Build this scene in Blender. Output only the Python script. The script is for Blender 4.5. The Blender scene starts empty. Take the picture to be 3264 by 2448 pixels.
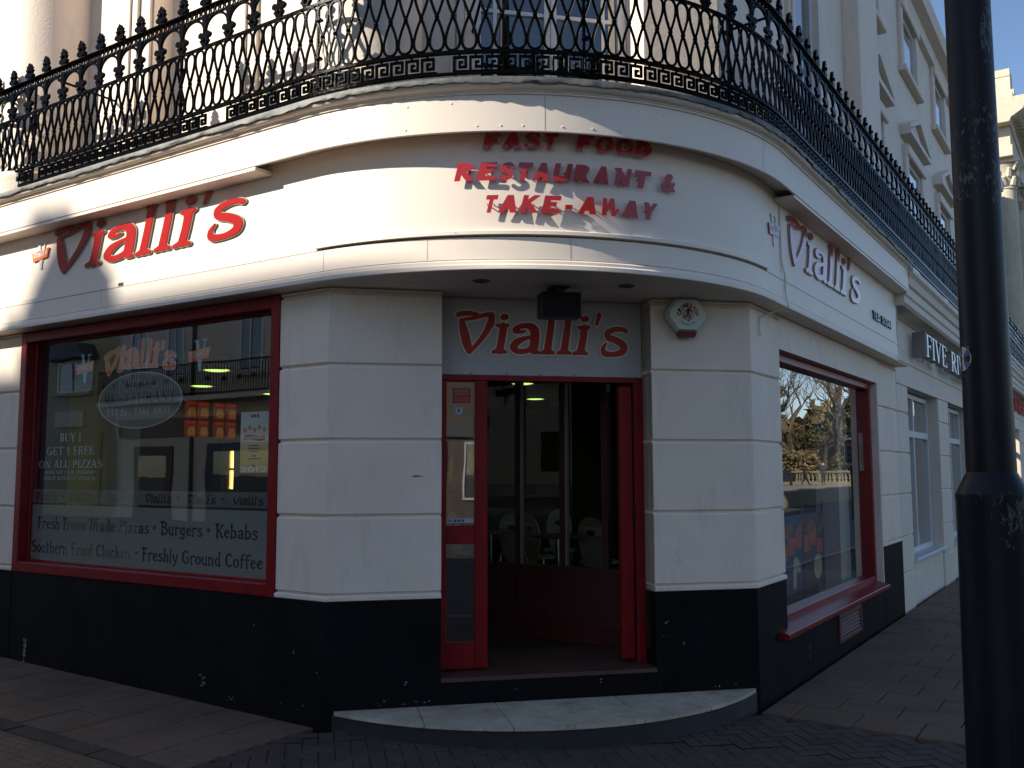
import bpy, math, random
import numpy as np
from mathutils import Vector, Matrix
from mathutils.geometry import tessellate_polygon

rnd = random.Random(7)
R2 = math.sqrt(2.0)
SC = bpy.context.scene
COL = SC.collection

# ------------------------------------------------------------------ camera
cam = bpy.data.cameras.new("camera")
cam.sensor_fit = 'HORIZONTAL'
cam.sensor_width = 36.0
cam.lens = 36.0 * 2963.186 / 3264.0
cam.clip_start = 0.05
cam.clip_end = 3000
cam_ob = bpy.data.objects.new("camera", cam)
COL.objects.link(cam_ob)
_p, _r, _y = math.radians(5.3567), math.radians(-0.1948), math.radians(56.943)
_s, _c = math.sin(_y), math.cos(_y)
def _tb(a):
    return Vector((-(-_s * a[0] + _c * a[1]), _c * a[0] + _s * a[1], a[2]))
_f = Vector((0, math.cos(_p), math.sin(_p)))
_rt = Vector((1, 0, 0))
_up = _rt.cross(_f)
_r2 = _rt * math.cos(_r) + _up * math.sin(_r)
_u2 = -_rt * math.sin(_r) + _up * math.cos(_r)
cr, cu, cf = _tb(_r2), _tb(_u2), _tb(_f)
cam_ob.matrix_world = Matrix(((cr.x, cu.x, -cf.x, 2.3006), (cr.y, cu.y, -cf.y, -4.633), (cr.z, cu.z, -cf.z, 1.7), (0, 0, 0, 1)))
SC.camera = cam_ob

# ------------------------------------------------------------------ sky, sun, exposure
SUN_AZ, SUN_EL = math.radians(-126.0), math.radians(30.0)
sd = Vector((math.cos(SUN_AZ) * math.cos(SUN_EL), math.sin(SUN_AZ) * math.cos(SUN_EL), math.sin(SUN_EL)))
world = bpy.data.worlds.new("World")
SC.world = world
world.use_nodes = True
wn = world.node_tree.nodes
sky = wn.new("ShaderNodeTexSky")
sky.sky_type = 'NISHITA'
sky.sun_disc = False
sky.sun_elevation = SUN_EL
sky.sun_rotation = math.atan2(sd.x, sd.y)
sky.air_density = 0.9
sky.dust_density = 0.8
sky.altitude = 1000
sky.ozone_density = 2.0
world.node_tree.links.new(sky.outputs[0], wn["Background"].inputs[0])
wn["Background"].inputs[1].default_value = 0.115
sun = bpy.data.lights.new("sun", 'SUN')
sun.energy = 5.0
sun.angle = math.radians(0.55)
sun.color = (1.0, 0.93, 0.80)
sun_ob = bpy.data.objects.new("sun", sun)
COL.objects.link(sun_ob)
sun_ob.location = (-20, -30, 30)
sun_ob.rotation_euler = sd.to_track_quat('Z', 'Y').to_euler()
SC.view_settings.view_transform = 'Standard'
SC.view_settings.look = 'None'
SC.view_settings.gamma = 1.0
SC.view_settings.use_curve_mapping = False
SC.view_settings.exposure = 0.62
SC.cycles.max_bounces = 10
SC.cycles.transparent_max_bounces = 16
SC.cycles.caustics_reflective = False
SC.cycles.caustics_refractive = False
SC.cycles.sample_clamp_indirect = 6.0
SC.cycles.sample_clamp_direct = 2.0
SC.cycles.use_denoising = True

# ------------------------------------------------------------------ frames: (s right, h up, o out) -> world
def WL(s, h, o): return (s, -o, h)
def WR(s, h, o): return (o, s, h)
def WC(s, h, o): return (-2.22 + (s + o) / R2, (s - o) / R2, h)
def ID(x, y, z): return (x, y, z)
def ARC(ph, h, R):
    a = math.radians(ph)
    return (-2.2 + R * math.cos(a), 2.2 + R * math.sin(a), h)
def arc_frame(ph, R):
    a = math.radians(ph)
    ca, sa = math.cos(a), math.sin(a)
    ox, oy = -2.2 + R * ca, 2.2 + R * sa
    return lambda s, h, o: (ox - sa * s + ca * o, oy + ca * s + sa * o, h)

# ------------------------------------------------------------------ mesh builder
class MB:
    def __init__(self, fr=ID):
        self.V, self.F, self.fr = [], [], fr
    def add(self, vs, fs):
        n = len(self.V)
        self.V += [self.fr(*v) for v in vs]
        self.F += [tuple(i + n for i in f) for f in fs]
        return self
    def quad(self, a, b, c, d):
        return self.add([a, b, c, d], [(0, 1, 2, 3)])
    def box(self, x0, x1, y0, y1, z0, z1):
        v = [(x, y, z) for z in (z0, z1) for y in (y0, y1) for x in (x0, x1)]
        return self.add(v, [(0, 2, 3, 1), (4, 5, 7, 6), (0, 1, 5, 4), (2, 6, 7, 3), (0, 4, 6, 2), (1, 3, 7, 5)])
    def cbox(self, x0, x1, y0, y1, z0, z1, c=0.008):
        # box whose outer (z1) face edges are chamfered
        v = [(x0, y0, z0), (x1, y0, z0), (x1, y1, z0), (x0, y1, z0),
             (x0, y0, z1 - c), (x1, y0, z1 - c), (x1, y1, z1 - c), (x0, y1, z1 - c),
             (x0 + c, y0 + c, z1), (x1 - c, y0 + c, z1), (x1 - c, y1 - c, z1), (x0 + c, y1 - c, z1)]
        f = [(3, 2, 1, 0), (8, 9, 10, 11)]
        for i in range(4):
            j = (i + 1) % 4
            f += [(i, j, 4 + j, 4 + i), (4 + i, 4 + j, 8 + j, 8 + i)]
        return self.add(v, f)
    def prism(self, poly, z0, z1):
        # poly in local xy, extruded along local z
        n = len(poly)
        v = [(x, y, z0) for x, y in poly] + [(x, y, z1) for x, y in poly]
        f = [tuple(range(n - 1, -1, -1)), tuple(range(n, 2 * n))]
        f += [(i, (i + 1) % n, n + (i + 1) % n, n + i) for i in range(n)]
        return self.add(v, f)
    def tube(self, pts, r, n=6, closed=False, cap=True):
        P = [Vector(p) for p in pts]
        m = len(P)
        rs = r if isinstance(r, (list, tuple)) else [r] * m
        vs, fs = [], []
        T0 = None
        for i in range(m):
            if closed:
                t = P[(i + 1) % m] - P[i - 1]
            else:
                t = P[min(i + 1, m - 1)] - P[max(i - 1, 0)]
            t.normalize()
            if T0 is None:
                up = Vector((0, 0, 1)) if abs(t.z) < 0.9 else Vector((1, 0, 0))
                T0 = t.cross(up).normalized()
            u = (T0 - t * T0.dot(t)).normalized()
            T0 = u
            w = t.cross(u)
            for k in range(n):
                a = 2 * math.pi * k / n
                vs.append(tuple(P[i] + (u * math.cos(a) + w * math.sin(a)) * rs[i]))
        for i in range(m if closed else m - 1):
            j = (i + 1) % m
            for k in range(n):
                l = (k + 1) % n
                fs.append((i * n + k, i * n + l, j * n + l, j * n + k))
        if cap and not closed:
            fs.append(tuple(range(n - 1, -1, -1)))
            fs.append(tuple((m - 1) * n + k for k in range(n)))
        return self.add(vs, fs)
    def lathe(self, prof, cx=0, cy=0, n=24, a0=0.0, a1=2 * math.pi, cap=True):
        # prof [(r,z)] about local z axis
        full = abs(a1 - a0 - 2 * math.pi) < 1e-6
        m = n if full else n + 1
        vs, fs = [], []
        for r, z in prof:
            for k in range(m):
                a = a0 + (a1 - a0) * k / n
                vs.append((cx + r * math.cos(a), cy + r * math.sin(a), z))
        for i in range(len(prof) - 1):
            for k in range(n):
                l = (k + 1) % m
                fs.append((i * m + k, i * m + l, (i + 1) * m + l, (i + 1) * m + k))
        if cap and full:
            fs.append(tuple(range(m - 1, -1, -1)))
            fs.append(tuple((len(prof) - 1) * m + k for k in range(m)))
        return self.add(vs, fs)
    def sweep(self, prof, xl=-9.0, yr=9.0, closed=False, n=44, jit=None, nl=1, nr=1, arc=True):
        st = []
        if xl is not None:
            st += [('L', xl + (-2.2 - xl) * i / nl) for i in range(nl + 1)]
        if arc:
            st += [('A', -90 + 90.0 * i / n) for i in range(0 if xl is None else 1, n + (1 if yr is None else 0))]
        if yr is not None:
            y0 = 2.2 if arc or xl is not None else 2.2
            st += [('R', y0 + (yr - y0) * i / nr) for i in range(nr + 1)]
        m = len(prof)
        vs, fs = [], []
        for q, (k, t) in enumerate(st):
            for j, (p, z) in enumerate(prof):
                if jit:
                    dp, dz = jit(q, j)
                    p, z = p + dp, z + dz
                vs.append((t, -p, z) if k == 'L' else ARC(t, z, 2.2 + p) if k == 'A' else (p, t, z))
        for q in range(len(st) - 1):
            for j in range(m if closed else m - 1):
                l = (j + 1) % m
                fs.append((q * m + j, (q + 1) * m + j, (q + 1) * m + l, q * m + l))
        if closed:
            fs.append(tuple(range(m)))
            fs.append(tuple((len(st) - 1) * m + j for j in range(m - 1, -1, -1)))
        return self.add(vs, fs)
    def data(self, name, mat, off=(0, 0, 0), smooth=None):
        me = bpy.data.meshes.new(name)
        ox, oy, oz = off
        me.from_pydata([(x - ox, y - oy, z - oz) for x, y, z in self.V], [], self.F)
        if mat is not None:
            me.materials.append(mat)
        if smooth:
            me.polygons.foreach_set("use_smooth", [True] * len(me.polygons))
            me.set_sharp_from_angle(angle=math.radians(smooth))
        me.update()
        return me

def link(name, data, parent=None):
    o = bpy.data.objects.new(name, data)
    COL.objects.link(o)
    if parent is not None:
        o.parent = parent
    return o
WLOC = {}
def thing(name, label, cat, loc=(0, 0, 0), group=None):
    o = link(name, None)
    o.empty_display_size = 0.2
    o.location = loc
    WLOC[o.name] = Vector(loc)
    o["label"] = label
    o["category"] = cat
    if group:
        o["group"] = group
    return o
def wl(o):
    v = Vector((0, 0, 0))
    while o is not None:
        v = v + WLOC.get(o.name, Vector((0, 0, 0)))
        o = o.parent
    return v
def part(parent, name, mb, mat, smooth=None, label=None, kind=None):
    o = link(name, mb.data(name, mat, wl(parent), smooth), parent)
    if label:
        o["label"] = label
    if kind:
        o["kind"] = kind
    return o
def solo(name, mb, mat, label, cat, loc=(0, 0, 0), smooth=None, group=None, kind=None):
    o = link(name, mb.data(name, mat, loc, smooth))
    o.location = loc
    WLOC[o.name] = Vector(loc)
    if kind:
        o["kind"] = kind
    if kind != 'structure':
        o["label"] = label
        o["category"] = cat
    if group:
        o["group"] = group
    return o
def inst(parent, name, data, M):
    # shared mesh piece placed by world matrix M under a translated root
    o = link(name, data, parent)
    o.matrix_basis = Matrix.Translation(-wl(parent)) @ M
    return o
def frame_matrix(fr, s=0, h=0, o=0):
    a = Vector(fr(s, h, o)); x = Vector(fr(s + 1, h, o)) - a; y = Vector(fr(s, h + 1, o)) - a; z = Vector(fr(s, h, o + 1)) - a
    return Matrix(((x.x, y.x, z.x, a.x), (x.y, y.y, z.y, a.y), (x.z, y.z, z.z, a.z), (0, 0, 0, 1)))

# ------------------------------------------------------------------ materials
def nodes_of(name):
    m = bpy.data.materials.new(name)
    m.use_nodes = True
    nt = m.node_tree
    return m, nt, nt.nodes, nt.links, nt.nodes["Principled BSDF"]
def rgb(h):
    def f(c):
        c /= 255.0
        return c / 12.92 if c <= 0.04045 else ((c + 0.055) / 1.055) ** 2.4
    return (f(h[0]), f(h[1]), f(h[2]), 1)
def paint(name, col, rough=0.5, var=0.12, scale=2.0, bump=0.0, bscale=60.0, spec=0.5, metal=0.0, coat=0.0, speck=None, speck_col=(0.6, 0.6, 0.6, 1), speck_scale=30.0, dirt=0.0, dirt_col=(0.12, 0.10, 0.08, 1), grain=0.0, gscale=400.0, crack=0.0, gum=0.0):
    m, nt, N, L, B = nodes_of(name)
    tc = N.new("ShaderNodeNewGeometry")
    nz = N.new("ShaderNodeTexNoise"); nz.inputs["Scale"].default_value = scale; nz.inputs["Detail"].default_value = 6; nz.inputs["Roughness"].default_value = 0.62
    L.new(tc.outputs["Position"], nz.inputs["Vector"])
    mr = N.new("ShaderNodeMapRange"); mr.inputs[1].default_value = 0.3; mr.inputs[2].default_value = 0.7; mr.inputs[3].default_value = 1 - var; mr.inputs[4].default_value = 1 + var
    L.new(nz.outputs["Fac"], mr.inputs[0])
    mx = N.new("ShaderNodeVectorMath"); mx.operation = 'SCALE'
    mx.inputs[0].default_value = col[:3]
    L.new(mr.outputs[0], mx.inputs["Scale"])
    out = mx.outputs[0]
    if grain:
        g = N.new("ShaderNodeTexNoise"); g.inputs["Scale"].default_value = gscale; g.inputs["Detail"].default_value = 3
        L.new(tc.outputs["Position"], g.inputs["Vector"])
        gm = N.new("ShaderNodeMapRange"); gm.inputs[1].default_value = 0.3; gm.inputs[2].default_value = 0.7; gm.inputs[3].default_value = 1 - grain; gm.inputs[4].default_value = 1 + grain
        L.new(g.outputs["Fac"], gm.inputs[0])
        gx = N.new("ShaderNodeVectorMath"); gx.operation = 'SCALE'
        L.new(out, gx.inputs[0]); L.new(gm.outputs[0], gx.inputs["Scale"])
        out = gx.outputs[0]
    if dirt:
        mp = N.new("ShaderNodeVectorMath"); mp.operation = 'MULTIPLY'; mp.inputs[1].default_value = (3.0, 3.0, 0.7)
        L.new(tc.outputs["Position"], mp.inputs[0])
        dn = N.new("ShaderNodeTexNoise"); dn.inputs["Scale"].default_value = 2.2; dn.inputs["Detail"].default_value = 8; dn.inputs["Roughness"].default_value = 0.7
        L.new(mp.outputs[0], dn.inputs["Vector"])
        dr = N.new("ShaderNodeMapRange"); dr.inputs[1].default_value = 0.52; dr.inputs[2].default_value = 0.78; dr.inputs[3].default_value = 0; dr.inputs[4].default_value = dirt
        L.new(dn.outputs["Fac"], dr.inputs[0])
        dm = N.new("ShaderNodeMix"); dm.data_type = 'RGBA'; dm.inputs[7].default_value = dirt_col
        L.new(dr.outputs[0], dm.inputs[0]); L.new(out, dm.inputs[6])
        out = dm.outputs[2]
    if speck:
        sn = N.new("ShaderNodeTexNoise"); sn.inputs["Scale"].default_value = speck_scale; sn.inputs["Detail"].default_value = 4; sn.inputs["Roughness"].default_value = 0.75
        L.new(tc.outputs["Position"], sn.inputs["Vector"])
        s2 = N.new("ShaderNodeTexNoise"); s2.inputs["Scale"].default_value = 2.1; s2.inputs["Detail"].default_value = 2
        L.new(tc.outputs["Position"], s2.inputs["Vector"])
        ad = N.new("ShaderNodeMath"); ad.operation = 'MULTIPLY_ADD'; ad.inputs[1].default_value = 0.45
        L.new(s2.outputs["Fac"], ad.inputs[0]); L.new(sn.outputs["Fac"], ad.inputs[2])
        sr = N.new("ShaderNodeMapRange"); sr.inputs[1].default_value = speck; sr.inputs[2].default_value = speck + 0.03
        L.new(ad.outputs[0], sr.inputs[0])
        sm = N.new("ShaderNodeMix"); sm.data_type = 'RGBA'; sm.inputs[7].default_value = speck_col
        L.new(sr.outputs[0], sm.inputs[0]); L.new(out, sm.inputs[6])
        out = sm.outputs[2]
    if crack:     # hairline cracks and patched paint
        wn_ = N.new("ShaderNodeTexNoise"); wn_.inputs["Scale"].default_value = 3.0; wn_.inputs["Detail"].default_value = 6
        L.new(tc.outputs["Position"], wn_.inputs["Vector"])
        wv = N.new("ShaderNodeMix"); wv.data_type = 'VECTOR'; wv.inputs[0].default_value = 0.35
        L.new(tc.outputs["Position"], wv.inputs[4]); L.new(wn_.outputs["Color"], wv.inputs[5])
        vo = N.new("ShaderNodeTexVoronoi"); vo.feature = 'DISTANCE_TO_EDGE'; vo.inputs["Scale"].default_value = 1.7
        L.new(wv.outputs[1], vo.inputs["Vector"])
        cr_ = N.new("ShaderNodeMapRange"); cr_.inputs[1].default_value = 0.0; cr_.inputs[2].default_value = 0.006; cr_.inputs[3].default_value = 1.0; cr_.inputs[4].default_value = 0.0
        L.new(vo.outputs["Distance"], cr_.inputs[0])
        mk = N.new("ShaderNodeTexNoise"); mk.inputs["Scale"].default_value = 1.1; mk.inputs["Detail"].default_value = 2
        L.new(tc.outputs["Position"], mk.inputs["Vector"])
        mk2 = N.new("ShaderNodeMapRange"); mk2.inputs[1].default_value = 0.52; mk2.inputs[2].default_value = 0.62; mk2.inputs[4].default_value = crack
        L.new(mk.outputs["Fac"], mk2.inputs[0])
        mm = N.new("ShaderNodeMath"); mm.operation = 'MULTIPLY'; L.new(cr_.outputs[0], mm.inputs[0]); L.new(mk2.outputs[0], mm.inputs[1])
        cm = N.new("ShaderNodeMix"); cm.data_type = 'RGBA'; cm.inputs[7].default_value = (0.22, 0.19, 0.16, 1)
        L.new(mm.outputs[0], cm.inputs[0]); L.new(out, cm.inputs[6])
        out = cm.outputs[2]
    if gum:       # trodden chewing gum and spots
        vg_ = N.new("ShaderNodeTexVoronoi"); vg_.inputs["Scale"].default_value = 4.2
        L.new(tc.outputs["Position"], vg_.inputs["Vector"])
        sp_ = N.new("ShaderNodeSeparateColor"); L.new(vg_.outputs["Color"], sp_.inputs[0])
        g1 = N.new("ShaderNodeMapRange"); g1.inputs[1].default_value = 0.075; g1.inputs[2].default_value = 0.06; L.new(vg_.outputs["Distance"], g1.inputs[0])
        g2 = N.new("ShaderNodeMapRange"); g2.inputs[1].default_value = 0.55; g2.inputs[2].default_value = 0.75; g2.inputs[4].default_value = gum; L.new(sp_.outputs[0], g2.inputs[0])
        g3 = N.new("ShaderNodeMath"); g3.operation = 'MULTIPLY'; L.new(g1.outputs[0], g3.inputs[0]); L.new(g2.outputs[0], g3.inputs[1])
        gc_ = N.new("ShaderNodeMix"); gc_.data_type = 'RGBA'; gc_.inputs[7].default_value = (0.19, 0.18, 0.17, 1)
        L.new(g3.outputs[0], gc_.inputs[0]); L.new(out, gc_.inputs[6])
        out = gc_.outputs[2]
    L.new(out, B.inputs["Base Color"])
    B.inputs["Roughness"].default_value = rough
    B.inputs["Metallic"].default_value = metal
    B.inputs["Specular IOR Level"].default_value = spec
    B.inputs["Coat Weight"].default_value = coat
    B.inputs["Coat Roughness"].default_value = 0.06
    if bump:
        bn = N.new("ShaderNodeTexNoise"); bn.inputs["Scale"].default_value = bscale; bn.inputs["Detail"].default_value = 5
        L.new(tc.outputs["Position"], bn.inputs["Vector"])
        bp = N.new("ShaderNodeBump"); bp.inputs["Strength"].default_value = bump; bp.inputs["Distance"].default_value = 0.01
        L.new(bn.outputs["Fac"], bp.inputs["Height"]); L.new(bp.outputs[0], B.inputs["Normal"])
    return m
def emit(name, col, strength):
    m, nt, N, L, B = nodes_of(name)
    B.inputs["Base Color"].default_value = col
    B.inputs["Emission Color"].default_value = col
    B.inputs["Emission Strength"].default_value = strength
    return m
def glass(name, tint=(0.86, 0.9, 0.88, 1), refl=1.0, film=None, filmcol=(0.2, 0.2, 0.2, 1)):
    m, nt, N, L, B = nodes_of(name)
    N.remove(B)
    out = N["Material Output"]
    ge = N.new("ShaderNodeNewGeometry")
    dt = N.new("ShaderNodeVectorMath"); dt.operation = 'DOT_PRODUCT'
    L.new(ge.outputs["Incoming"], dt.inputs[0]); L.new(ge.outputs["Normal"], dt.inputs[1])
    ab_ = N.new("ShaderNodeMath"); ab_.operation = 'ABSOLUTE'; L.new(dt.outputs["Value"], ab_.inputs[0])
    om = N.new("ShaderNodeMath"); om.operation = 'SUBTRACT'; om.inputs[0].default_value = 1.0; L.new(ab_.outputs[0], om.inputs[1])
    pw = N.new("ShaderNodeMath"); pw.operation = 'POWER'; pw.inputs[1].default_value = 4.2; L.new(om.outputs[0], pw.inputs[0])
    mul = N.new("ShaderNodeMath"); mul.operation = 'MULTIPLY_ADD'; mul.inputs[1].default_value = 0.9; mul.inputs[2].default_value = 0.18 * refl; mul.use_clamp = True
    L.new(pw.outputs[0], mul.inputs[0])
    tr = N.new("ShaderNodeBsdfTransparent"); tr.inputs[0].default_value = tint
    gl = N.new("ShaderNodeBsdfGlossy"); gl.inputs["Roughness"].default_value = 0.0; gl.inputs["Color"].default_value = (1, 1, 1, 1)
    mx = N.new("ShaderNodeMixShader")
    L.new(mul.outputs[0], mx.inputs[0]); L.new(tr.outputs[0], mx.inputs[1]); L.new(gl.outputs[0], mx.inputs[2])
    L.new(mx.outputs[0], out.inputs[0])
    # slight waviness of old plate glass
    tc = N.new("ShaderNodeNewGeometry")
    nz = N.new("ShaderNodeTexNoise"); nz.inputs["Scale"].default_value = 1.6; nz.inputs["Detail"].default_value = 1
    L.new(tc.outputs["Position"], nz.inputs["Vector"])
    bp = N.new("ShaderNodeBump"); bp.inputs["Strength"].default_value = 0.02; bp.inputs["Distance"].default_value = 0.05
    L.new(nz.outputs["Fac"], bp.inputs["Height"]); L.new(bp.outputs[0], gl.inputs["Normal"])
    return m
def film(name, col, trans):
    m, nt, N, L, B = nodes_of(name)
    N.remove(B)
    out = N["Material Output"]
    tr = N.new("ShaderNodeBsdfTransparent")
    df = N.new("ShaderNodeBsdfDiffuse"); df.inputs[0].default_value = col
    tl = N.new("ShaderNodeBsdfTranslucent"); tl.inputs[0].default_value = col
    m1 = N.new("ShaderNodeMixShader"); m1.inputs[0].default_value = 0.35
    L.new(df.outputs[0], m1.inputs[1]); L.new(tl.outputs[0], m1.inputs[2])
    mx = N.new("ShaderNodeMixShader"); mx.inputs[0].default_value = 1 - trans
    L.new(tr.outputs[0], mx.inputs[1]); L.new(m1.outputs[0], mx.inputs[2]); L.new(mx.outputs[0], out.inputs[0])
    return m
STUCCO = paint("cream_stucco_paint", (0.82, 0.70, 0.585, 1), 0.62, 0.06, 1.3, 0.25, 45, 0.3, dirt=0.42, dirt_col=(0.45, 0.39, 0.32, 1), crack=0.2)
STUCCO_N = paint("white_stucco_paint", (0.745, 0.65, 0.55, 1), 0.65, 0.06, 1.3, 0.3, 40, 0.3, dirt=0.34, dirt_col=(0.36, 0.31, 0.25, 1), crack=0.25)
BOARD = paint("cream_board_paint", (0.84, 0.73, 0.62, 1), 0.45, 0.04, 0.9, 0.08, 25, 0.4, dirt=0.12, dirt_col=(0.5, 0.45, 0.38, 1))
TRIMW = paint("trim_paint", (0.825, 0.715, 0.61, 1), 0.5, 0.05, 3, 0.08, 40, dirt=0.15, dirt_col=(0.4, 0.35, 0.28, 1))
BLACKP = paint("black_plinth_paint", (0.0080, 0.0082, 0.0092, 1), 0.6, 0.35, 2.5, 0.3, 70, 0.14, speck=1.0, speck_col=(0.30, 0.31, 0.30, 1), speck_scale=16, dirt=0.25, dirt_col=(0.016, 0.015, 0.014, 1))
BLACKP.node_tree.nodes["Principled BSDF"].inputs["IOR"].default_value = 1.3
RED = paint("red_gloss_paint", (0.215, 0.008, 0.011, 1), 0.34, 0.2, 6, 0.08, 50, 0.28, speck=1.03, speck_col=(0.45, 0.3, 0.3, 1), speck_scale=35)
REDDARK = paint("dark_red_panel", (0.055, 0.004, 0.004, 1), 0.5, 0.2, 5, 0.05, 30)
IRON = paint("black_gloss_iron", (0.0022, 0.0023, 0.0025, 1), 0.12, 0.3, 8, 0.12, 140, 0.14)
IRON.node_tree.nodes["Principled BSDF"].inputs["IOR"].default_value = 1.2
LEAD = paint("lead_flashing", (0.12, 0.12, 0.11, 1), 0.55, 0.45, 5, 0.4, 25, 0.5, dirt=0.7, dirt_col=(0.03, 0.03, 0.025, 1))
LETTER = paint("red_acrylic", (0.42, 0.016, 0.014, 1), 0.16, 0.03, 3, 0.0, 10, 0.5, coat=0.3)
LETTERM = paint("red_acrylic_matt", (0.36, 0.014, 0.012, 1), 0.35, 0.04, 3, 0.0, 10, 0.4)
LEDGE = paint("letter_edge", (0.36, 0.27, 0.21, 1), 0.5, 0.1, 9)
CREAML = paint("cream_outline", (0.68, 0.62, 0.52, 1), 0.5, 0.03)
GREYP = paint("grey_sign_panel", (0.43, 0.415, 0.41, 1), 0.42, 0.04, 2, 0.02, 20)
GLASS = glass("shop_glass", (0.93, 0.96, 0.94, 1), 1.1)
GLASSP = glass("partition_glass", (0.8, 0.8, 0.78, 1), 0.35)
GLASSD = glass("upper_glass", (0.55, 0.6, 0.62, 1), 1.0)
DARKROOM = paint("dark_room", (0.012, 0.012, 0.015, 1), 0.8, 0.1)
BLACKM = paint("black_metal", (0.011, 0.012, 0.015, 1), 0.45, 0.2, 12, 0.1, 60)
WHITEP = paint("white_plastic", (0.60, 0.66, 0.60, 1), 0.35, 0.03)
INKBLK = paint("black_ink", (0.012, 0.012, 0.012, 1), 0.5, 0.02)

INKRED = paint("red_ink", (0.5, 0.03, 0.02, 1), 0.5, 0.02)
WHITEI = paint("white_ink", (0.75, 0.75, 0.74, 1), 0.5, 0.02)
ORANGE = paint("orange_vinyl", (0.90, 0.17, 0.02, 1), 0.45, 0.04)
PALEBL = paint("pale_blue_vinyl", (0.36, 0.55, 0.62, 1), 0.45, 0.04)
GREYV = paint("grey_vinyl", (0.55, 0.56, 0.50, 1), 0.5, 0.03)
FROST = film("frosted_film", (0.42, 0.44, 0.39, 1), 0.05)
FROST2 = film("frosted_band", (0.32, 0.33, 0.29, 1), 0.34)
OVALF = film("frosted_oval", (0.26, 0.31, 0.29, 1), 0.16)
MARBLE = paint("worn_marble", (0.50, 0.44, 0.34, 1), 0.5, 0.25, 4, 0.08, 60, 0.15, dirt=1.0, dirt_col=(0.27, 0.19, 0.085, 1), grain=.12, gscale=60)
SLAB = paint("paving_slab", (0.155, 0.100, 0.064, 1), 0.8, 0.22, 1.7, 0.35, 160, 0.3, dirt=0.45, dirt_col=(0.034, 0.029, 0.028, 1), grain=0.3, gscale=260, speck=1.07, speck_col=(0.2, 0.2, 0.2, 1), speck_scale=18, gum=.8)
BRICKP = paint("paving_brick", (0.080, 0.055, 0.043, 1), 0.8, 0.3, 3.0, 0.4, 160, 0.3, dirt=0.4, dirt_col=(0.03, 0.028, 0.03, 1), grain=0.3, gscale=260, speck=1.05, speck_col=(0.18, 0.18, 0.18, 1), speck_scale=18, gum=.5)
JOINT = paint("joint_sand", (0.017, 0.014, 0.012, 1), 0.95, 0.2, 5)
ASPHALT = paint("asphalt", (0.05, 0.05, 0.052, 1), 0.75, 0.2, 1.5, 0.5, 200, 0.4, grain=0.3)
TILE = paint("brown_quarry_tile", (0.085, 0.04, 0.03, 1), 0.5, 0.25, 6, 0.1, 60)
CONC = paint("dark_step_concrete", (0.024, 0.024, 0.026, 1), 0.75, 0.3, 5, 0.4, 90)
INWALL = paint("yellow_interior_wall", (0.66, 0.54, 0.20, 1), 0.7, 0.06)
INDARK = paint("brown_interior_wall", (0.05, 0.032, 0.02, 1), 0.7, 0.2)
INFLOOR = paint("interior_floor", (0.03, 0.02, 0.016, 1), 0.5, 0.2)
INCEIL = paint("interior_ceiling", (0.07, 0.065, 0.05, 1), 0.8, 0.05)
WOODC = paint("bent_ply", (0.36, 0.31, 0.23, 1), 0.45, 0.08, 12)
CHROME = paint("chrome", (0.7, 0.7, 0.7, 1), 0.15, 0.05, metal=1.0)
FRAMEW = paint("white_window_paint", (0.66, 0.66, 0.65, 1), 0.4, 0.05, dirt=0.15, dirt_col=(0.35, 0.32, 0.27, 1))

# ------------------------------------------------------------------ lettering engine: strokes -> distance field -> outlines
def catmull(pts, k=8):
    P = [np.array(p, float) for p in pts]
    if len(P) == 1:
        return np.array(P)
    if len(P) == 2:
        return np.array([P[0] + (P[1] - P[0]) * t for t in np.linspace(0, 1, 24)])
    out = []
    for i in range(len(P) - 1):
        a, b, c, d = P[max(i - 1, 0)], P[i], P[i + 1], P[min(i + 2, len(P) - 1)]
        for t in np.linspace(0, 1, k, endpoint=False):
            out.append(0.5 * (2 * b + (c - a) * t + (2 * a - 5 * b + 4 * c - d) * t * t + (3 * b - a - 3 * c + d) * t ** 3))
    out.append(P[-1])
    return np.array(out)
def contours(D, x0, y0, h, tol):
    ins = D < 0
    H, W = D.shape
    mix = ins[:-1, :-1].astype(int) + ins[1:, :-1] + ins[:-1, 1:] + ins[1:, 1:]
    adj, pos = {}, {}
    def ep(j, i, v):
        k = (j, i, v)
        if k not in pos:
            a = D[j, i]
            b = D[j + 1, i] if v else D[j, i + 1]
            t = a / (a - b)
            pos[k] = (x0 + (i + (0 if v else t)) * h, y0 + (j + (t if v else 0)) * h)
        return k
    def con(a, b):
        adj.setdefault(a, []).append(b)
        adj.setdefault(b, []).append(a)
    for j, i in zip(*np.nonzero((mix > 0) & (mix < 4))):
        a, b, c, d = ins[j, i], ins[j, i + 1], ins[j + 1, i + 1], ins[j + 1, i]
        e = []
        if a != b: e.append((0, ep(j, i, 0)))
        if b != c: e.append((1, ep(j, i + 1, 1)))
        if d != c: e.append((2, ep(j + 1, i, 0)))
        if a != d: e.append((3, ep(j, i, 1)))
        if len(e) == 2:
            con(e[0][1], e[1][1])
        else:
            e = dict(e)
            if (D[j, i] + D[j, i + 1] + D[j + 1, i] + D[j + 1, i + 1] < 0) == bool(a):
                con(e[0], e[1]); con(e[2], e[3])
            else:
                con(e[0], e[3]); con(e[1], e[2])
    loops, seen = [], set()
    for s in adj:
        if s in seen:
            continue
        lp, cur, prev = [], s, None
        while cur not in seen:
            seen.add(cur)
            lp.append(pos[cur])
            nx = [q for q in adj[cur] if q != prev and q not in seen]
            if not nx:
                break
            prev, cur = cur, nx[0]
        if len(lp) >= 6:
            loops.append(simplify(lp, tol))
    return loops
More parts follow.
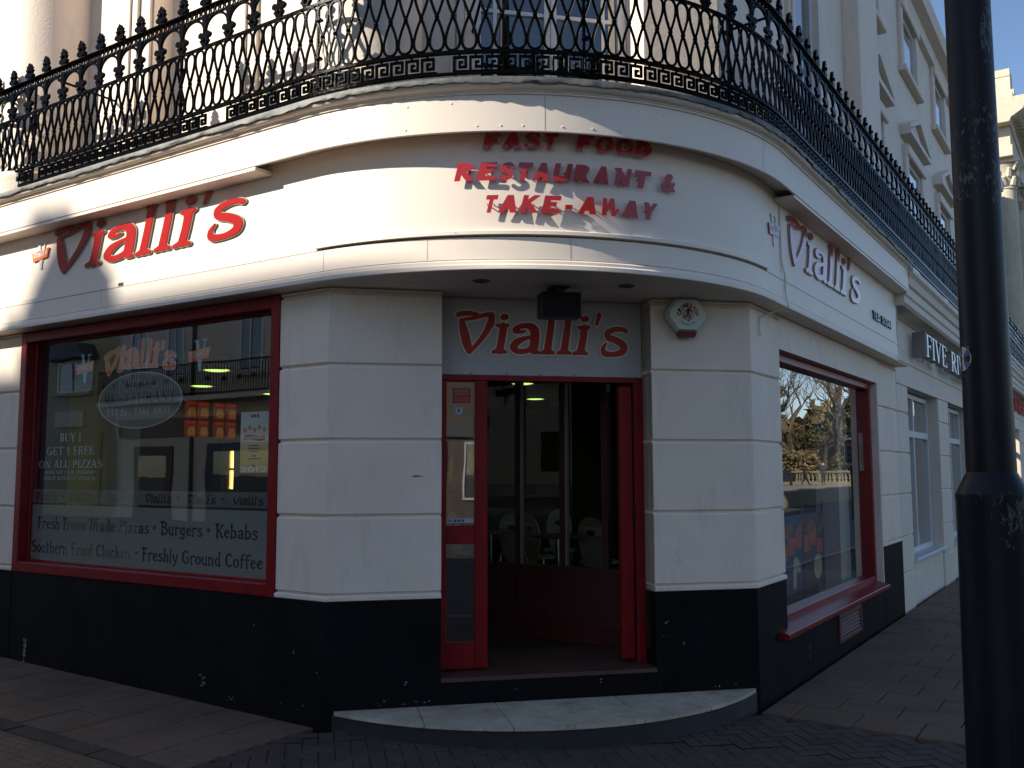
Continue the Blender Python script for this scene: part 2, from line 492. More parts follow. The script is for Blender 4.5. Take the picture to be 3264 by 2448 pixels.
def simplify(lp, tol):
    for _ in range(3):
        out, i, n = [], 0, len(lp)
        skip = False
        for i in range(n):
            if skip:
                skip = False
                out.append(lp[i])
                continue
            a, b, c = lp[i - 1], lp[i], lp[(i + 1) % n]
            dx, dy = c[0] - a[0], c[1] - a[1]
            L = math.hypot(dx, dy)
            if L > 1e-9 and abs(dx * (b[1] - a[1]) - dy * (b[0] - a[0])) / L < tol:
                skip = True
            else:
                out.append(b)
        if len(out) < 5:
            break
        lp = out
    return lp
def shape(strokes=(), quads=(), grow=0.0, h=0.02, tol=None, clip=False):
    """strokes: lists of (x,y,r); quads: (x0,y0,x1,y1,w) butt-ended bars -> list of outlines"""
    if clip:      # run slanted bars past the cap line and base line, then trim them square
        q2 = []
        for a, b, c, d, w in quads:
            if abs(c - a) > 1e-4 and abs(d - b) > 1e-4:
                L = math.hypot(c - a, d - b)
                tx, ty = (c - a) / L * .25, (d - b) / L * .25
                if abs(b) < .03 or abs(b - 1) < .03: a, b = a - tx, b - ty
                if abs(d) < .03 or abs(d - 1) < .03: c, d = c + tx, d + ty
            q2.append((a, b, c, d, w))
        quads = q2
    S = [catmull(s) for s in strokes]
    xs, ys = [], []
    for s in S:
        xs += [(s[:, 0] - s[:, 2]).min(), (s[:, 0] + s[:, 2]).max()]
        ys += [(s[:, 1] - s[:, 2]).min(), (s[:, 1] + s[:, 2]).max()]
    for x0, y0, x1, y1, w in quads:
        xs += [min(x0, x1) - w, max(x0, x1) + w]
        ys += [min(y0, y1) - w, max(y0, y1) + w]
    x0, y0 = min(xs) - grow - 2.3 * h, min(ys) - grow - 2.3 * h
    nx, ny = int((max(xs) + grow - x0) / h) + 4, int((max(ys) + grow - y0) / h) + 4
    X, Y = np.meshgrid(x0 + np.arange(nx) * h, y0 + np.arange(ny) * h)
    D = np.full(X.shape, 1e3)
    for s in S:
        for x, y, r in s:
            D = np.minimum(D, np.hypot(X - x, Y - y) - r)
    for a, b, c, d, w in quads:
        L = math.hypot(c - a, d - b)
        tx, ty = (c - a) / L, (d - b) / L
        u = (X - a) * tx + (Y - b) * ty
        v = -(X - a) * ty + (Y - b) * tx
        D = np.minimum(D, np.maximum(np.maximum(-u, u - L), np.abs(v) - w / 2))
    if clip:
        D = np.maximum(D, np.maximum(-Y, Y - 1.0))
    return contours(D - grow, x0, y0, h, tol if tol else h * 0.06)
def inside(pt, poly):
    x, y = pt
    c = False
    j = len(poly) - 1
    for i in range(len(poly)):
        xi, yi = poly[i]
        xj, yj = poly[j]
        if (yi > y) != (yj > y) and x < (xj - xi) * (y - yi) / (yj - yi) + xi:
            c = not c
        j = i
    return c
def put(mb, polys, z0, z1=None, f=lambda x, y: (x, y)):
    """fill outlines at local z1 (and walls down to z0); outlines inside others are holes"""
    polys = [[f(x, y) for x, y in p] for p in polys]
    own = {}
    depth = []
    for i, p in enumerate(polys):
        con = [k for k, q in enumerate(polys) if k != i and inside(p[0], q)]
        depth.append(len(con))
        if len(con) % 2 == 0:
            own.setdefault(i, [])
        else:
            own.setdefault(max(con, key=lambda k: sum(inside(polys[k][0], q) for m, q in enumerate(polys) if m != k)), []).append(i)
    for i, hs in own.items():
        grp = [polys[i]] + [polys[k] for k in hs]
        flat = [q for p in grp for q in p]
        tris = tessellate_polygon([[Vector((x, y, 0)) for x, y in p] for p in grp])
        zt = z0 if z1 is None else z1
        vs = [(x, y, zt) for x, y in flat]
        fs = [tuple(t) for t in tris]
        if z1 is not None:
            n = len(flat)
            vs += [(x, y, z0) for x, y in flat]
            k = 0
            for p in grp:
                m = len(p)
                fs += [(k + i2, k + (i2 + 1) % m, n + k + (i2 + 1) % m, n + k + i2) for i2 in range(m)]
                k += m
        mb.add(vs, fs)
    return mb

# --- the restaurant's logo word, letter by letter, in units of its own width (baseline 0)
def _lg(*s):
    return [[((x - 315) / 1143.0, (597 - (y - (x - 390) * 0.02)) / 1143.0, r / 1143.0) for x, y, r in t] for t in s]
LOGO = [
    _lg([(331, 338, 13), (365, 329, 14), (425, 330, 12), (462, 343, 7), (410, 358, 6), (352, 372, 9)],
        [(352, 378, 14), (366, 440, 24), (384, 515, 26), (397, 562, 18), (400, 580, 10)],
        [(352, 372, 6), (430, 360, 7), (495, 340, 11), (545, 334, 13)],
        [(547, 338, 16), (540, 385, 20), (508, 450, 16), (455, 522, 12), (405, 574, 10)]),
    _lg([(622, 351, 17), (638, 348, 17)], [(582, 404, 8), (620, 410, 12), (652, 403, 8)], [(622, 410, 22), (612, 490, 21), (597, 568, 22)],
        [(556, 577, 10), (596, 568, 14), (634, 577, 10)]),
    _lg([(765, 440, 5), (735, 446, 9), (702, 436, 17), (722, 414, 14), (780, 405, 16), (822, 425, 25), (830, 470, 27), (822, 540, 27), (816, 572, 16), (846, 578, 9)],
        [(818, 478, 9), (768, 486, 10), (712, 512, 20), (688, 548, 20), (722, 573, 15), (782, 566, 15), (820, 540, 16)]),
    _lg([(924, 330, 12), (962, 326, 10)], [(944, 336, 20), (932, 440, 20), (912, 570, 22)], [(874, 581, 10), (912, 572, 14), (948, 581, 10)]),
    _lg([(1036, 330, 12), (1074, 326, 10)], [(1056, 336, 20), (1044, 440, 20), (1024, 570, 22)], [(986, 582, 10), (1024, 573, 14), (1060, 582, 10)]),
    _lg([(1158, 359, 17), (1176, 356, 17)], [(1122, 412, 8), (1160, 418, 12), (1194, 411, 8)], [(1162, 418, 22), (1152, 495, 21), (1136, 572, 22)],
        [(1094, 585, 10), (1136, 575, 14), (1174, 585, 10)]),
    _lg([(1264, 328, 13), (1258, 352, 11), (1246, 392, 7)]),
    _lg([(1446, 434, 13), (1420, 424, 13), (1372, 424, 15), (1322, 446, 17), (1326, 478, 18), (1382, 500, 20), (1428, 532, 22), (1420, 572, 20),
         (1362, 590, 14), (1300, 584, 17), (1288, 550, 11), (1308, 520, 5)]),
]
# --- caps for serif and bold sans lettering: q bars T (thick) t (thin); c curves; f serif feet
def caps(T, t, sf, w=0.72):
    """returns dict of glyph -> (strokes, quads, advance) for cap height 1"""
    G = {}
    def V(x, y0=0.0, y1=1.0, th=T): return (x, y0, x, y1, th)
    def f(x, y, l=1.0):
        return [(x - sf * l - T / 2, y + (t / 2 if y < .5 else -t / 2), x + sf * l + T / 2, y + (t / 2 if y < .5 else -t / 2), t)] if sf else []
    def b(x0, x1, y, th=t): return (x0, y, x1, y, th)
    def arc(cx, cy, rx, ry, a0, a1, r0, r1=None, n=9):
        out = []
        for i in range(n):
            k = i / (n - 1)
            a = math.radians(a0 + (a1 - a0) * k)
            m = abs(math.cos(a))
            r = (t / 2) + (T / 2 - t / 2) * m
            out.append((cx + rx * math.cos(a), cy + ry * math.sin(a), r))
        return out
    h = T / 2; u = t / 2
    G['A'] = ([], [(0.02 + u, 0, w / 2 - 0.01, 1, t), (w / 2 - 0.02, 1, w - h, 0, T), b(.18, w - .2, .32)] + f(.05, 0, .6) + f(w - h, 0, .6), w + .06)
    G['B'] = ([arc(w * .45, .74, w * .28, .26 - u, 90, -90, T), arc(w * .45, .26, w * .36, .26 - u, 90, -90, T)], [V(.1 + h * .6), b(0.04, w * .46, 1 - u), b(.1, w * .46, .5), b(.04, w * .46, u)], w * .95 + .04)
    G['C'] = ([arc(w * .52, .5, w * .46, .5 - u, 48, 312, T)], [], w + .04)
    G['M'] = ([], [V(.1 + u, 0, 1, max(t, T * .8)), (.1, 1, w * .58, .1, T), (w * 1.06, 1, w * .58, .1, max(t, T * .8)), V(w * 1.08, 0, 1, T)] + f(.1, 0, .6) + f(w * 1.08, 0, .6), w * 1.2 + .1)
    G['X'] = ([], [(h, 1, w - h, 0, T), (w - h, 1, h, 0, max(t, T * .7))], w)
    G['D'] = ([arc(w * .42, .5, w * .42, .5 - u, 90, -90, T)], [V(.1 + h * .6), b(.04, w * .44, 1 - u), b(.04, w * .44, u)], w + .12)
    G['E'] = ([], [V(.1 + h * .6), b(.04, w * .85, 1 - u), b(.1, w * .7, .52), b(.04, w * .9, u)] + ([(w * .85, .78, w * .85, 1, t), (w * .9, 0, w * .9, .24, t), (w * .68, .42, w * .68, .62, t)] if sf else []), w * .95)
    G['F'] = ([], [V(.1 + h * .6), b(.04, w * .85, 1 - u), b(.1, w * .7, .5)] + ([(w * .85, .78, w * .85, 1, t), (w * .68, .4, w * .68, .6, t)] if sf else []) + f(.1 + h * .6, 0), w * .86)
    G['G'] = ([arc(w * .52, .5, w * .46, .5 - u, 50, 350, T)], [V(w * .92, 0.08, .46, T * .9), b(w * .6, w * 1.05, .46)], w + .12)
    G['H'] = ([], [V(.1 + h * .6), V(w - .02), b(.1, w, .5)] + f(.1 + h * .6, 0) + f(.1 + h * .6, 1) + f(w - .02, 0) + f(w - .02, 1), w + .18)
    G['I'] = ([], [V(.16)] + f(.16, 0) + f(.16, 1), .34)
    G['K'] = ([], [V(.1 + h * .6), (.16, .42, w * .95, 1, max(t, T * .75)), (w * .36, .62, w, 0, T)] + f(.1 + h * .6, 0) + f(.1 + h * .6, 1), w + .1)
    G['L'] = ([], [V(.1 + h * .6), b(.04, w * .86, u)] + ([(w * .86, 0, w * .86, .26, t)] if sf else []) + f(.1 + h * .6, 1), w * .9)
    G['N'] = ([], [V(.1 + u, 0, 1, max(t, T * .8) if not sf else t), (.1, 1, w - .02, 0, T), V(w - .02, 0, 1, max(t, T * .8) if not sf else t)] + f(.1, 0, .6) + f(w - .02, 1, .6), w + .12)
    G['O'] = ([arc(w * .54, .5, w * .48, .5 - u, 0, 360, T, n=17)], [], w * 1.08 + .06)
    G['P'] = ([arc(w * .45, .72, w * .36, .28 - u, 90, -90, T)], [V(.1 + h * .6), b(.04, w * .46, 1 - u), b(.1, w * .46, .44)] + f(.1 + h * .6, 0), w * .9)
    G['R'] = ([arc(w * .45, .74, w * .36, .26 - u, 90, -90, T)], [V(.1 + h * .6), b(.04, w * .46, 1 - u), b(.1, w * .46, .48), (w * .45, .5, w - .02, 0, T)] + f(.1 + h * .6, 0), w + .06)
    G['S'] = ([[(w * .80, .78, h * .7), (w * .66, .94 - h * .3, h * .62), (w * .36, .94 - h * .3, h * .7), (w * .16, .74, h), (w * .38, .55, h), (w * .68, .44, h), (w * .80, .24, h), (w * .6, .05 + h * .4, h * .7), (w * .3, .05 + h * .4, h * .62), (w * .12, .22, h * .7)]], [], w * .92)
    G['T'] = ([], [V(w * .5), b(.02, w * .98, 1 - u)] + ([(.04, .76, .04, 1, t), (w * .96, .76, w * .96, 1, t)] if sf else []) + f(w * .5, 0), w + .0)
    G['U'] = ([[(.1 + h * .6, .4, h), (.12 + h * .6, .2, h), (w * .5, u, u * 1.3), (w - .04, .2, u if sf else h), (w - .02, .4, u if sf else h)]], [V(.1 + h * .6, .38, 1), V(w - .02, .38, 1, t if sf else T)] + f(.1 + h * .6, 1) + f(w - .02, 1), w + .12)
    G['V'] = ([], [(h, 1, w / 2, 0, T), (w - u, 1, w / 2 - .01, 0, t)] + f(h, 1, .6) + f(w - .04, 1, .6), w + .04)
    G['W'] = ([], [(h, 1, w * .36, 0, T), (w * .64, 1, w * .36, 0, t), (w * .62, 1, w * .98, 0, T), (w * 1.3, 1, w * .98, 0, t)] + f(h, 1, .6) + f(w * 1.3, 1, .5), w * 1.36)
    G['Y'] = ([], [(h, 1, w * .5, .42, T), (w - u, 1, w * .5, .42, t), V(w * .5, 0, .46)] + f(h, 1, .6) + f(w - .04, 1, .6) + f(w * .5, 0), w + .02)
    G['Z'] = ([], [b(.04, w * .92, 1 - u), (w * .86, .98, .1, .02, T), b(.04, w * .94, u)] + ([(.06, .8, .06, 1, t), (w * .92, 0, w * .92, .22, t)] if sf else []), w * .98)
    G['1'] = ([], [V(.2), (.04, .8, .2, .96, t)] + f(.2, 0), .42)
    G['2'] = ([[(w * .1, .74, h * .8), (w * .24, .92, h * .8), (w * .52, .93, h * .8), (w * .72, .72, h), (w * .52, .42, h), (w * .14, .1, h * .8)]], [b(.04, w * .84, u * 1.4, t * 1.4)], w * .92)
    G['0'] = ([arc(w * .45, .5, w * .36, .5 - u, 0, 360, T, n=17)], [], w * .95)
    G['3'] = ([[(w * .1, .8, h * .8), (w * .4, .95, h * .75), (w * .68, .76, h), (w * .4, .53, h * .8)], [(w * .4, .53, h * .8), (w * .72, .28, h), (w * .4, .05, h * .75), (w * .08, .2, h * .8)]], [], w * .9)
    G['4'] = ([], [V(w * .6), b(.02, w * .86, .26, max(t, T * .7)), (.06, .26, w * .6, .98, max(t, T * .7))], w * .92)
    G['/'] = ([], [(.04, -.05, .38, 1.05, t)], .46)
    G['-'] = ([], [b(.04, .42, .38, T)], .5)
    G['.'] = ([[(.1, .06, .07)]], [], .24)
    G[':'] = ([[(.1, .08, .08)], [(.1, .5, .08)]], [], .26)
    G[' '] = ([], [], .38)
    G['&'] = ([[(w * .98, .02, h * .8), (w * .55, .45, h * .9), (w * .28, .76, h * .85), (w * .42, .94, h * .7), (w * .62, .8, h * .8), (w * .4, .56, h * .9), (w * .14, .3, h), (w * .3, .06, h * .8), (w * .6, .08, h * .8), (w * .9, .46, h * .7)]], [], w * 1.12)
    return G
SERIF = caps(0.15, 0.055, 0.08)
SANSB = caps(0.27, 0.25, 0.0, 0.80)
SANS = caps(0.16, 0.15, 0.0, 0.66)
WSAN = caps(0.13, 0.13, 0.0, 0.62)

# --- art-nouveau lower case for the window film
def st(x, y0=0.0, y1=0.62, r=0.062):
    return [(x, y0 + .04, r * 1.35), (x, y0 + (y1 - y0) * .35, r * .9), (x, y0 + (y1 - y0) * .7, r * .95), (x, y1 - .04, r * 1.35)]
FN = {
    'F': ([st(.2, 0, 1.0, .075), [(.04, .9, .05), (.25, .95, .055), (.52, .92, .06)], [(.1, .52, .04), (.42, .54, .06)]], .56),
    'H': ([st(.2, 0, 1.0, .075), [(.02, .96, .05), (.3, .93, .05), (.6, .97, .05)], [(.2, .52, .05), (.45, .62, .06), (.58, .45, .075), (.56, .05, .085)]], .74),
    'M': ([st(.14, 0, .95, .07), [(.02, .96, .05), (.4, .92, .05), (.82, .97, .05)], [(.16, .6, .04), (.34, .72, .05), (.44, .5, .065), (.43, .04, .075)], [(.46, .6, .04), (.64, .72, .05), (.74, .5, .065), (.73, .04, .075)]], .92),
    'P': ([st(.18, 0, 1.0, .075), [(.04, .95, .05), (.36, .96, .06), (.56, .76, .08), (.4, .52, .06), (.2, .5, .04)]], .62),
    'B': ([st(.18, 0, 1.0, .075), [(.02, .95, .05), (.36, .96, .06), (.52, .78, .075), (.36, .58, .05), (.22, .55, .04)], [(.36, .56, .05), (.6, .36, .085), (.42, .07, .06), (.12, .05, .05)]], .68),
    'K': ([st(.18, 0, 1.0, .075), [(.04, .95, .05), (.3, .96, .05)], [(.58, .94, .07), (.44, .7, .05), (.24, .5, .05)], [(.28, .52, .05), (.46, .34, .07), (.54, .1, .075), (.66, .04, .05)]], .68),
    'S': ([[(.52, .86, .07), (.36, .95, .06), (.16, .84, .075), (.18, .66, .075), (.42, .5, .08), (.52, .26, .085), (.34, .05, .065), (.1, .1, .07)]], .62),
    'C': ([[(.52, .78, .06), (.38, .94, .06), (.18, .78, .08), (.12, .46, .09), (.22, .14, .08), (.42, .06, .06), (.56, .2, .05)]], .62),
    'G': ([[(.52, .8, .06), (.38, .94, .06), (.18, .78, .08), (.12, .46, .09), (.22, .14, .08), (.42, .06, .06), (.56, .2, .07), (.56, .44, .07), (.4, .45, .04)]], .7),
    'r': ([st(.12), [(.14, .46, .04), (.26, .6, .06), (.38, .56, .07)]], .42),
    'e': ([[(.12, .34, .045), (.3, .38, .05), (.4, .46, .055), (.28, .6, .05), (.12, .46, .07), (.1, .24, .075), (.24, .06, .06), (.4, .14, .045)]], .47),
    's': ([[(.36, .54, .06), (.24, .61, .05), (.11, .52, .06), (.14, .4, .06), (.32, .28, .065), (.36, .14, .065), (.22, .04, .05), (.06, .1, .055)]], .43),
    'h': ([st(.12, 0, 1.0), [(.14, .44, .04), (.3, .58, .055), (.4, .42, .065), (.38, .04, .075)]], .52),
    'o': ([[(.25, .6, .055), (.1, .46, .075), (.1, .2, .075), (.25, .04, .055), (.4, .2, .075), (.4, .46, .075), (.25, .6, .055)]], .51),
    'm': ([st(.1), [(.12, .44, .04), (.27, .58, .05), (.35, .42, .06), (.34, .04, .07)], [(.36, .44, .04), (.51, .58, .05), (.59, .42, .06), (.58, .04, .07)]], .72),
    'n': ([st(.1), [(.12, .44, .04), (.28, .58, .055), (.38, .42, .065), (.37, .04, .075)]], .51),
    'a': ([[(.1, .5, .06), (.24, .6, .055), (.38, .48, .07), (.38, .1, .075), (.44, .03, .05)], [(.36, .36, .04), (.16, .28, .06), (.12, .12, .07), (.24, .05, .055), (.36, .14, .05)]], .52),
    'd': ([st(.4, 0, 1.0), [(.38, .5, .04), (.24, .58, .05), (.1, .42, .07), (.1, .18, .075), (.24, .05, .055), (.38, .16, .045)]], .53),
    'i': ([st(.1), [(.1, .82, .08)]], .24),
    'l': ([st(.1, 0, 1.0)], .24),
    't': ([st(.14, 0, .86), [(.02, .6, .04), (.32, .62, .045)]], .36),
    'z': ([[(.06, .56, .05), (.36, .57, .05)], [(.36, .55, .05), (.08, .08, .06)], [(.08, .05, .055), (.4, .06, .055)]], .46),
    'u': ([[(.1, .58, .075), (.1, .2, .065), (.22, .05, .055), (.36, .16, .05)], st(.38)], .51),
    'g': ([[(.36, .5, .04), (.22, .58, .05), (.1, .42, .07), (.12, .2, .07), (.24, .12, .05), (.37, .24, .045)], [(.38, .58, .075), (.38, .1, .065), (.34, -.16, .065), (.16, -.2, .06), (.06, -.1, .045)]], .51),
    'b': ([st(.12, 0, 1.0), [(.14, .5, .04), (.28, .58, .05), (.42, .42, .07), (.42, .18, .075), (.28, .05, .055), (.14, .12, .045)]], .54),
    'k': ([st(.12, 0, 1.0), [(.42, .58, .06), (.16, .32, .05)], [(.22, .36, .05), (.36, .2, .06), (.44, .04, .06)]], .5),
    'y': ([[(.1, .58, .075), (.12, .3, .06), (.24, .18, .05)], [(.4, .58, .07), (.34, .2, .06), (.2, -.18, .06), (.08, -.2, .05)]], .5),
    'f': ([[(.4, .92, .065), (.28, .96, .05), (.18, .82, .065), (.16, .4, .06), (.16, .04, .08)], [(.03, .58, .04), (.34, .6, .045)]], .38),
    'c': ([[(.38, .5, .055), (.26, .6, .055), (.12, .48, .07), (.1, .2, .075), (.24, .05, .055), (.4, .14, .045)]], .45),
    '*': ([[(.2, .36, .03), (.2, .68, .03)], [(.06, .44, .03), (.34, .6, .03)], [(.06, .6, .03), (.34, .44, .03)]], .42),
    ' ': ([], .26),
}
_gc = {}
def glyph(font, ch, h=0.017):
    k = (id(font), ch)
    if k not in _gc:
        g = font[ch]
        if len(g) == 3:
            _gc[k] = (shape(g[0], g[1], h=h, clip=ch not in '/,') if (g[0] or g[1]) else [], g[2])
        else:
            _gc[k] = (shape(g[0], h=h) if g[0] else [], g[1])
    return _gc[k]
def layout(font, text, s0, s1, base, height, track=0.0, shear=0.0):
    """outlines of a line of text fitted between s0 and s1 -> list of (char, polys)"""
    adv = [glyph(font, c)[1] + track for c in text]
    tot = sum(adv) - track
    kx = (s1 - s0) / tot
    out, x = [], 0.0
    for c, a in zip(text, adv):
        ps = glyph(font, c)[0]
        if ps:
            out.append((c, [[(s0 + (x + px) * kx + shear * py * height, base + py * height) for px, py in p] for p in ps]))
        x += a
    return out
def logo_polys(s0, w, base, hgt, grow=0.0, letters=range(8), ch=None, shear=0.0):
    """outlines of the logo letters scaled to width w and height hgt"""
    out = []
    for i in letters:
        key = ('logo', i, grow, ch)
        if key not in _gc:
            _gc[key] = shape(LOGO[i], h=ch or 0.0042, grow=grow)
        out.append([[(s0 + x * w + shear * y, base + y / 0.242 * hgt) for x, y in p] for p in _gc[key]])
    return out
def v_logo(parent_name, label, fr, s, h, size, o0, thick, cols):
    """little badge: a tall V behind a slanted plate that carries the word"""
    t = thing(parent_name, label, "logo", fr(s, h, o0))
    k = size
    mb = MB(fr)
    vs = shape((), [(-.16, .5, 0.02, -.5, .13), (.24, .5, 0.0, -.5, .05), (-.28, .47, -.04, .47, .06), (.12, .47, .34, .47, .06)], h=.02)
    put(mb, vs, o0, o0 + thick, lambda x, y: (s + x * k, h + y * k))
    part(t, "letter", mb, cols[0])
    mb = MB(fr)
    mb.prism([(s - .48 * k, h - .20 * k), (s + .42 * k, h - .10 * k), (s + .52 * k, h + .24 * k), (s - .56 * k, h + .14 * k)], o0 + thick * .2, o0 + thick * 1.6)
    part(t, "plate", mb, cols[1])
    mb = MB(fr)
    for ps in logo_polys(0, 1, 0, .242, 0.006, ch=0.009):
        put(mb, ps, o0 + thick * 1.6 + .0015, None, lambda x, y: (s + (-.44 + x * .86) * k, h + (-.09 + y * .85 + x * .09) * k))
    part(t, "lettering", mb, cols[2])
    return t

# ================================================================== THE SETTING
def GT(x, y, z):                      # pavements fall gently to the right
    return (x, y, z - 0.0167 * (max(min(x, 6.0), -14.0) + 2.3))
mb = MB()
mb.quad((-400, -400, -0.42), (400, -400, -0.42), (400, 400, -0.42), (-400, 400, -0.42))
solo("ground", mb, ASPHALT, "", "", kind="structure")
mb = MB(GT)
mb.add([(x, y, -0.13) for y in (-16, 130) for x in (-60, -14, 6, 26)], [(0, 1, 5, 4), (1, 2, 6, 5), (2, 3, 7, 6)])
solo("road", mb, ASPHALT, "", "", kind="structure")
# pavement sheet with rounded corner
edge = [(-60, 1.0), (-60, -2.6), (-14, -2.6), (-6, -2.6), (1.2, -2.6)] + [(1.2 + 1.5 * math.sin(math.radians(a)), -1.1 - 1.5 * math.cos(math.radians(a))) for a in range(10, 90, 10)] + [(2.7, -1.1), (2.7, 60), (0.0, 60), (-0.4, 2.3), (-2.3, 0.4), (-6, 0.4), (-14, .4)]
pv = link("pavement", MB(GT).prism(edge, -0.10, -0.035).data("pavement", JOINT))
pv["kind"] = "structure"
kb = [(-14, -2.6), (-6, -2.6), (1.2, -2.6)] + [(1.2 + 1.5 * math.sin(math.radians(a)), -1.1 - 1.5 * math.cos(math.radians(a))) for a in range(10, 90, 10)] + [(2.7, -1.1), (2.7, 30)]
def slab_mesh(w, d, t=0.035, c=0.004):
    return MB().cbox(-w / 2, w / 2, -d / 2, d / 2, -t, 0, c)
SL_A = slab_mesh(0.412, 0.407).data("paving_slab", SLAB)
SL_B = slab_mesh(0.408, 0.387).data("paving_slab", SLAB)
SL_C = slab_mesh(0.20, 0.387).data("paving_slab", SLAB)
SL_H = slab_mesh(0.412, 0.199).data("paving_slab", SLAB)
SL_K = slab_mesh(0.88, 0.14).data("kerb_course", BRICKP)
tm = slab_mesh(0.395, 0.395)
for i in range(6):
    for j in range(6):
        tm.lathe([(0.0125, -0.001), (0.011, 0.004), (0.006, 0.006)], -0.165 + i * 0.066, -0.165 + j * 0.066, 7)
SL_T = tm.data("tactile_slab", SLAB)
BR = slab_mesh(0.197, 0.097, 0.035, 0.005).data("paving_brick", BRICKP)
def lay(name, me, x, y, rz=0.0, dz=0.0):
    o = link(name, me, pv)
    X, Y, Z = GT(x, y, dz + rnd.uniform(-0.002, 0.002))
    o.location = (X, Y, Z)
    o.rotation_euler = (rnd.uniform(-.003, .003), 0.0167 + rnd.uniform(-.003, .003), rz)
    return o
for c in range(13):
    x = -2.3 - 0.425 * (c + 0.5)
    if c % 2 == 0:
        lay("paving_slab", SL_A, x, -0.21); lay("paving_slab", SL_A, x, -0.63); lay("paving_slab", SL_H, x, -0.945)
    else:
        lay("paving_slab", SL_H, x, -0.105); lay("paving_slab", SL_A, x, -0.42); lay("paving_slab", SL_A, x, -0.84)
for c in range(8):
    lay("kerb_course", SL_K, -2.3 - 0.9 * (c + .5) + 0.2, -1.125)
for c in range(8):
    for r in range(3):
        lay("tactile_slab", SL_T, -2.3 - 0.4 * (c + 0.5) + (0.2 if r % 2 else 0), -1.41 - 0.4 * r)
for r in range(26):
    y = 2.12 + 0.397 * (r + 0.5)
    for c in range(7):
        x = 0.04 + 0.417 * (c + 0.5) - (0.0 if r % 2 else 0.21)
        if x > 0.1 and x < 2.46:
            lay("paving_slab", SL_B, x, y)
        elif -.2 < x <= .1:
            lay("paving_slab", SL_C, x + .105, y)
# herringbone block paving round the corner
bricks = []
ang = math.radians(45)
for i in range(-60, 60):
    for j in range(-60, 60):
        t = (i - j) % 4
        if t == 0:
            u, v, rz = (i + 1) * 0.1, (j + 0.5) * 0.1, 0
        elif t == 3:
            u, v, rz = (i + 0.5) * 0.1, (j + 1) * 0.1, math.pi / 2
        else:
            continue
        x, y = u * math.cos(ang) - v * math.sin(ang), u * math.sin(ang) + v * math.cos(ang)
        if -2.24 < x < 2.6 and -2.5 < y < 2.05 and x - y > -2.17 and x + 0 < 2.62 and math.hypot(x - 1.2, y + 1.1) < (1.4 if (x > 1.2 and y < -1.1) else 99):
            dep = (Vector((x, y, 0)) - Vector((2.3006, -4.633, 1.7)))
            z = dep.dot(cf)
            px, py = dep.dot(cr) / z, dep.dot(cu) / z
            vis = z > 0.5 and abs(px) < 0.60 and py > -0.46
            bricks.append((not vis, dep.length, x, y, rz + ang))
bricks.sort()
rest = MB(GT)
for k, (h_, d_, x, y, rz) in enumerate(bricks):
    if k < 296:
        lay("paving_brick", BR, x, y, rz)
    else:
        ca, sa = math.cos(rz), math.sin(rz)
        rest.add([(x + ca * a - sa * b, y + sa * a + ca * b, 0.0) for a, b in ((-.096, -.046), (.096, -.046), (.096, .046), (-.096, .046))], [(0, 1, 2, 3)])
part(pv, "paving_bricks", rest, BRICKP, kind="stuff")
km = MB(GT)
for i in range(len(kb) - 1):
    (x0, y0), (x1, y1) = kb[i], kb[i + 1]
    n = max(1, int(math.hypot(x1 - x0, y1 - y0) / 0.9))
    for k in range(n):
        a = Vector((x0 + (x1 - x0) * k / n, y0 + (y1 - y0) * k / n, 0)); b = Vector((x0 + (x1 - x0) * (k + .98) / n, y0 + (y1 - y0) * (k + .98) / n, 0))
        nn = Vector((-(b - a).y, (b - a).x, 0)).normalized() * 0.13
        km.prism([(a.x, a.y), (b.x, b.y), (b.x + nn.x, b.y + nn.y), (a.x + nn.x, a.y + nn.y)], -0.12, 0.003)
part(pv, "kerb", km, paint("kerb_granite", (0.16, 0.15, 0.145, 1), 0.7, 0.2, 6, 0.3, 120), kind="stuff")

# ================================================================== THE CORNER RESTAURANT
rest_b = thing("corner_restaurant", "cream stucco corner building with black plinth, red shopfront and curved sign fascia", "building", (-2.2, 2.2, 0))
def planL(off, inner=0.3, c1=0.785, s0=-2.695):
    return [(s0, -off), (-2.22 + 0.414 * off, -off), WC(c1, 0, off)[:2], WC(c1, 0, -0.26)[:2], (-2.0, inner), (s0, inner)]
def planR(off, c0=2.345, s1=2.935, inner=-0.3):
    return [WC(c0, 0, off)[:2], (off, 2.22 - 0.414 * off), (off, s1), (inner, s1), (inner, 2.1), WC(c0, 0, -0.26)[:2]]
def planBox(s0, s1, fr, off, inner=-0.3):
    return [fr(s0, 0, off)[:2], fr(s1, 0, off)[:2], fr(s1, 0, inner)[:2], fr(s0, 0, inner)[:2]]
def layered(layers):
    mb = MB()
    n = len(layers[0][0])
    vs, fs = [], []
    for poly, z in layers:
        vs += [(x, y, z) for x, y in poly]
    for q in range(len(layers) - 1):
        fs += [(q * n + i, q * n + (i + 1) % n, (q + 1) * n + (i + 1) % n, (q + 1) * n + i) for i in range(n)]
    fs += [tuple(range(n - 1, -1, -1)), tuple((len(layers) - 1) * n + i for i in range(n))]
    return mb.add(vs, fs)
plans = {'l': planL, 'r': planR, 'far': lambda off: planBox(-9.0, -6.07, WL, off), 'r2': lambda off: planBox(6.63, 7.72, WR, off)}
courses = [(0.868, 1.394), (1.396, 1.914), (1.916, 2.434), (2.436, 2.944)]
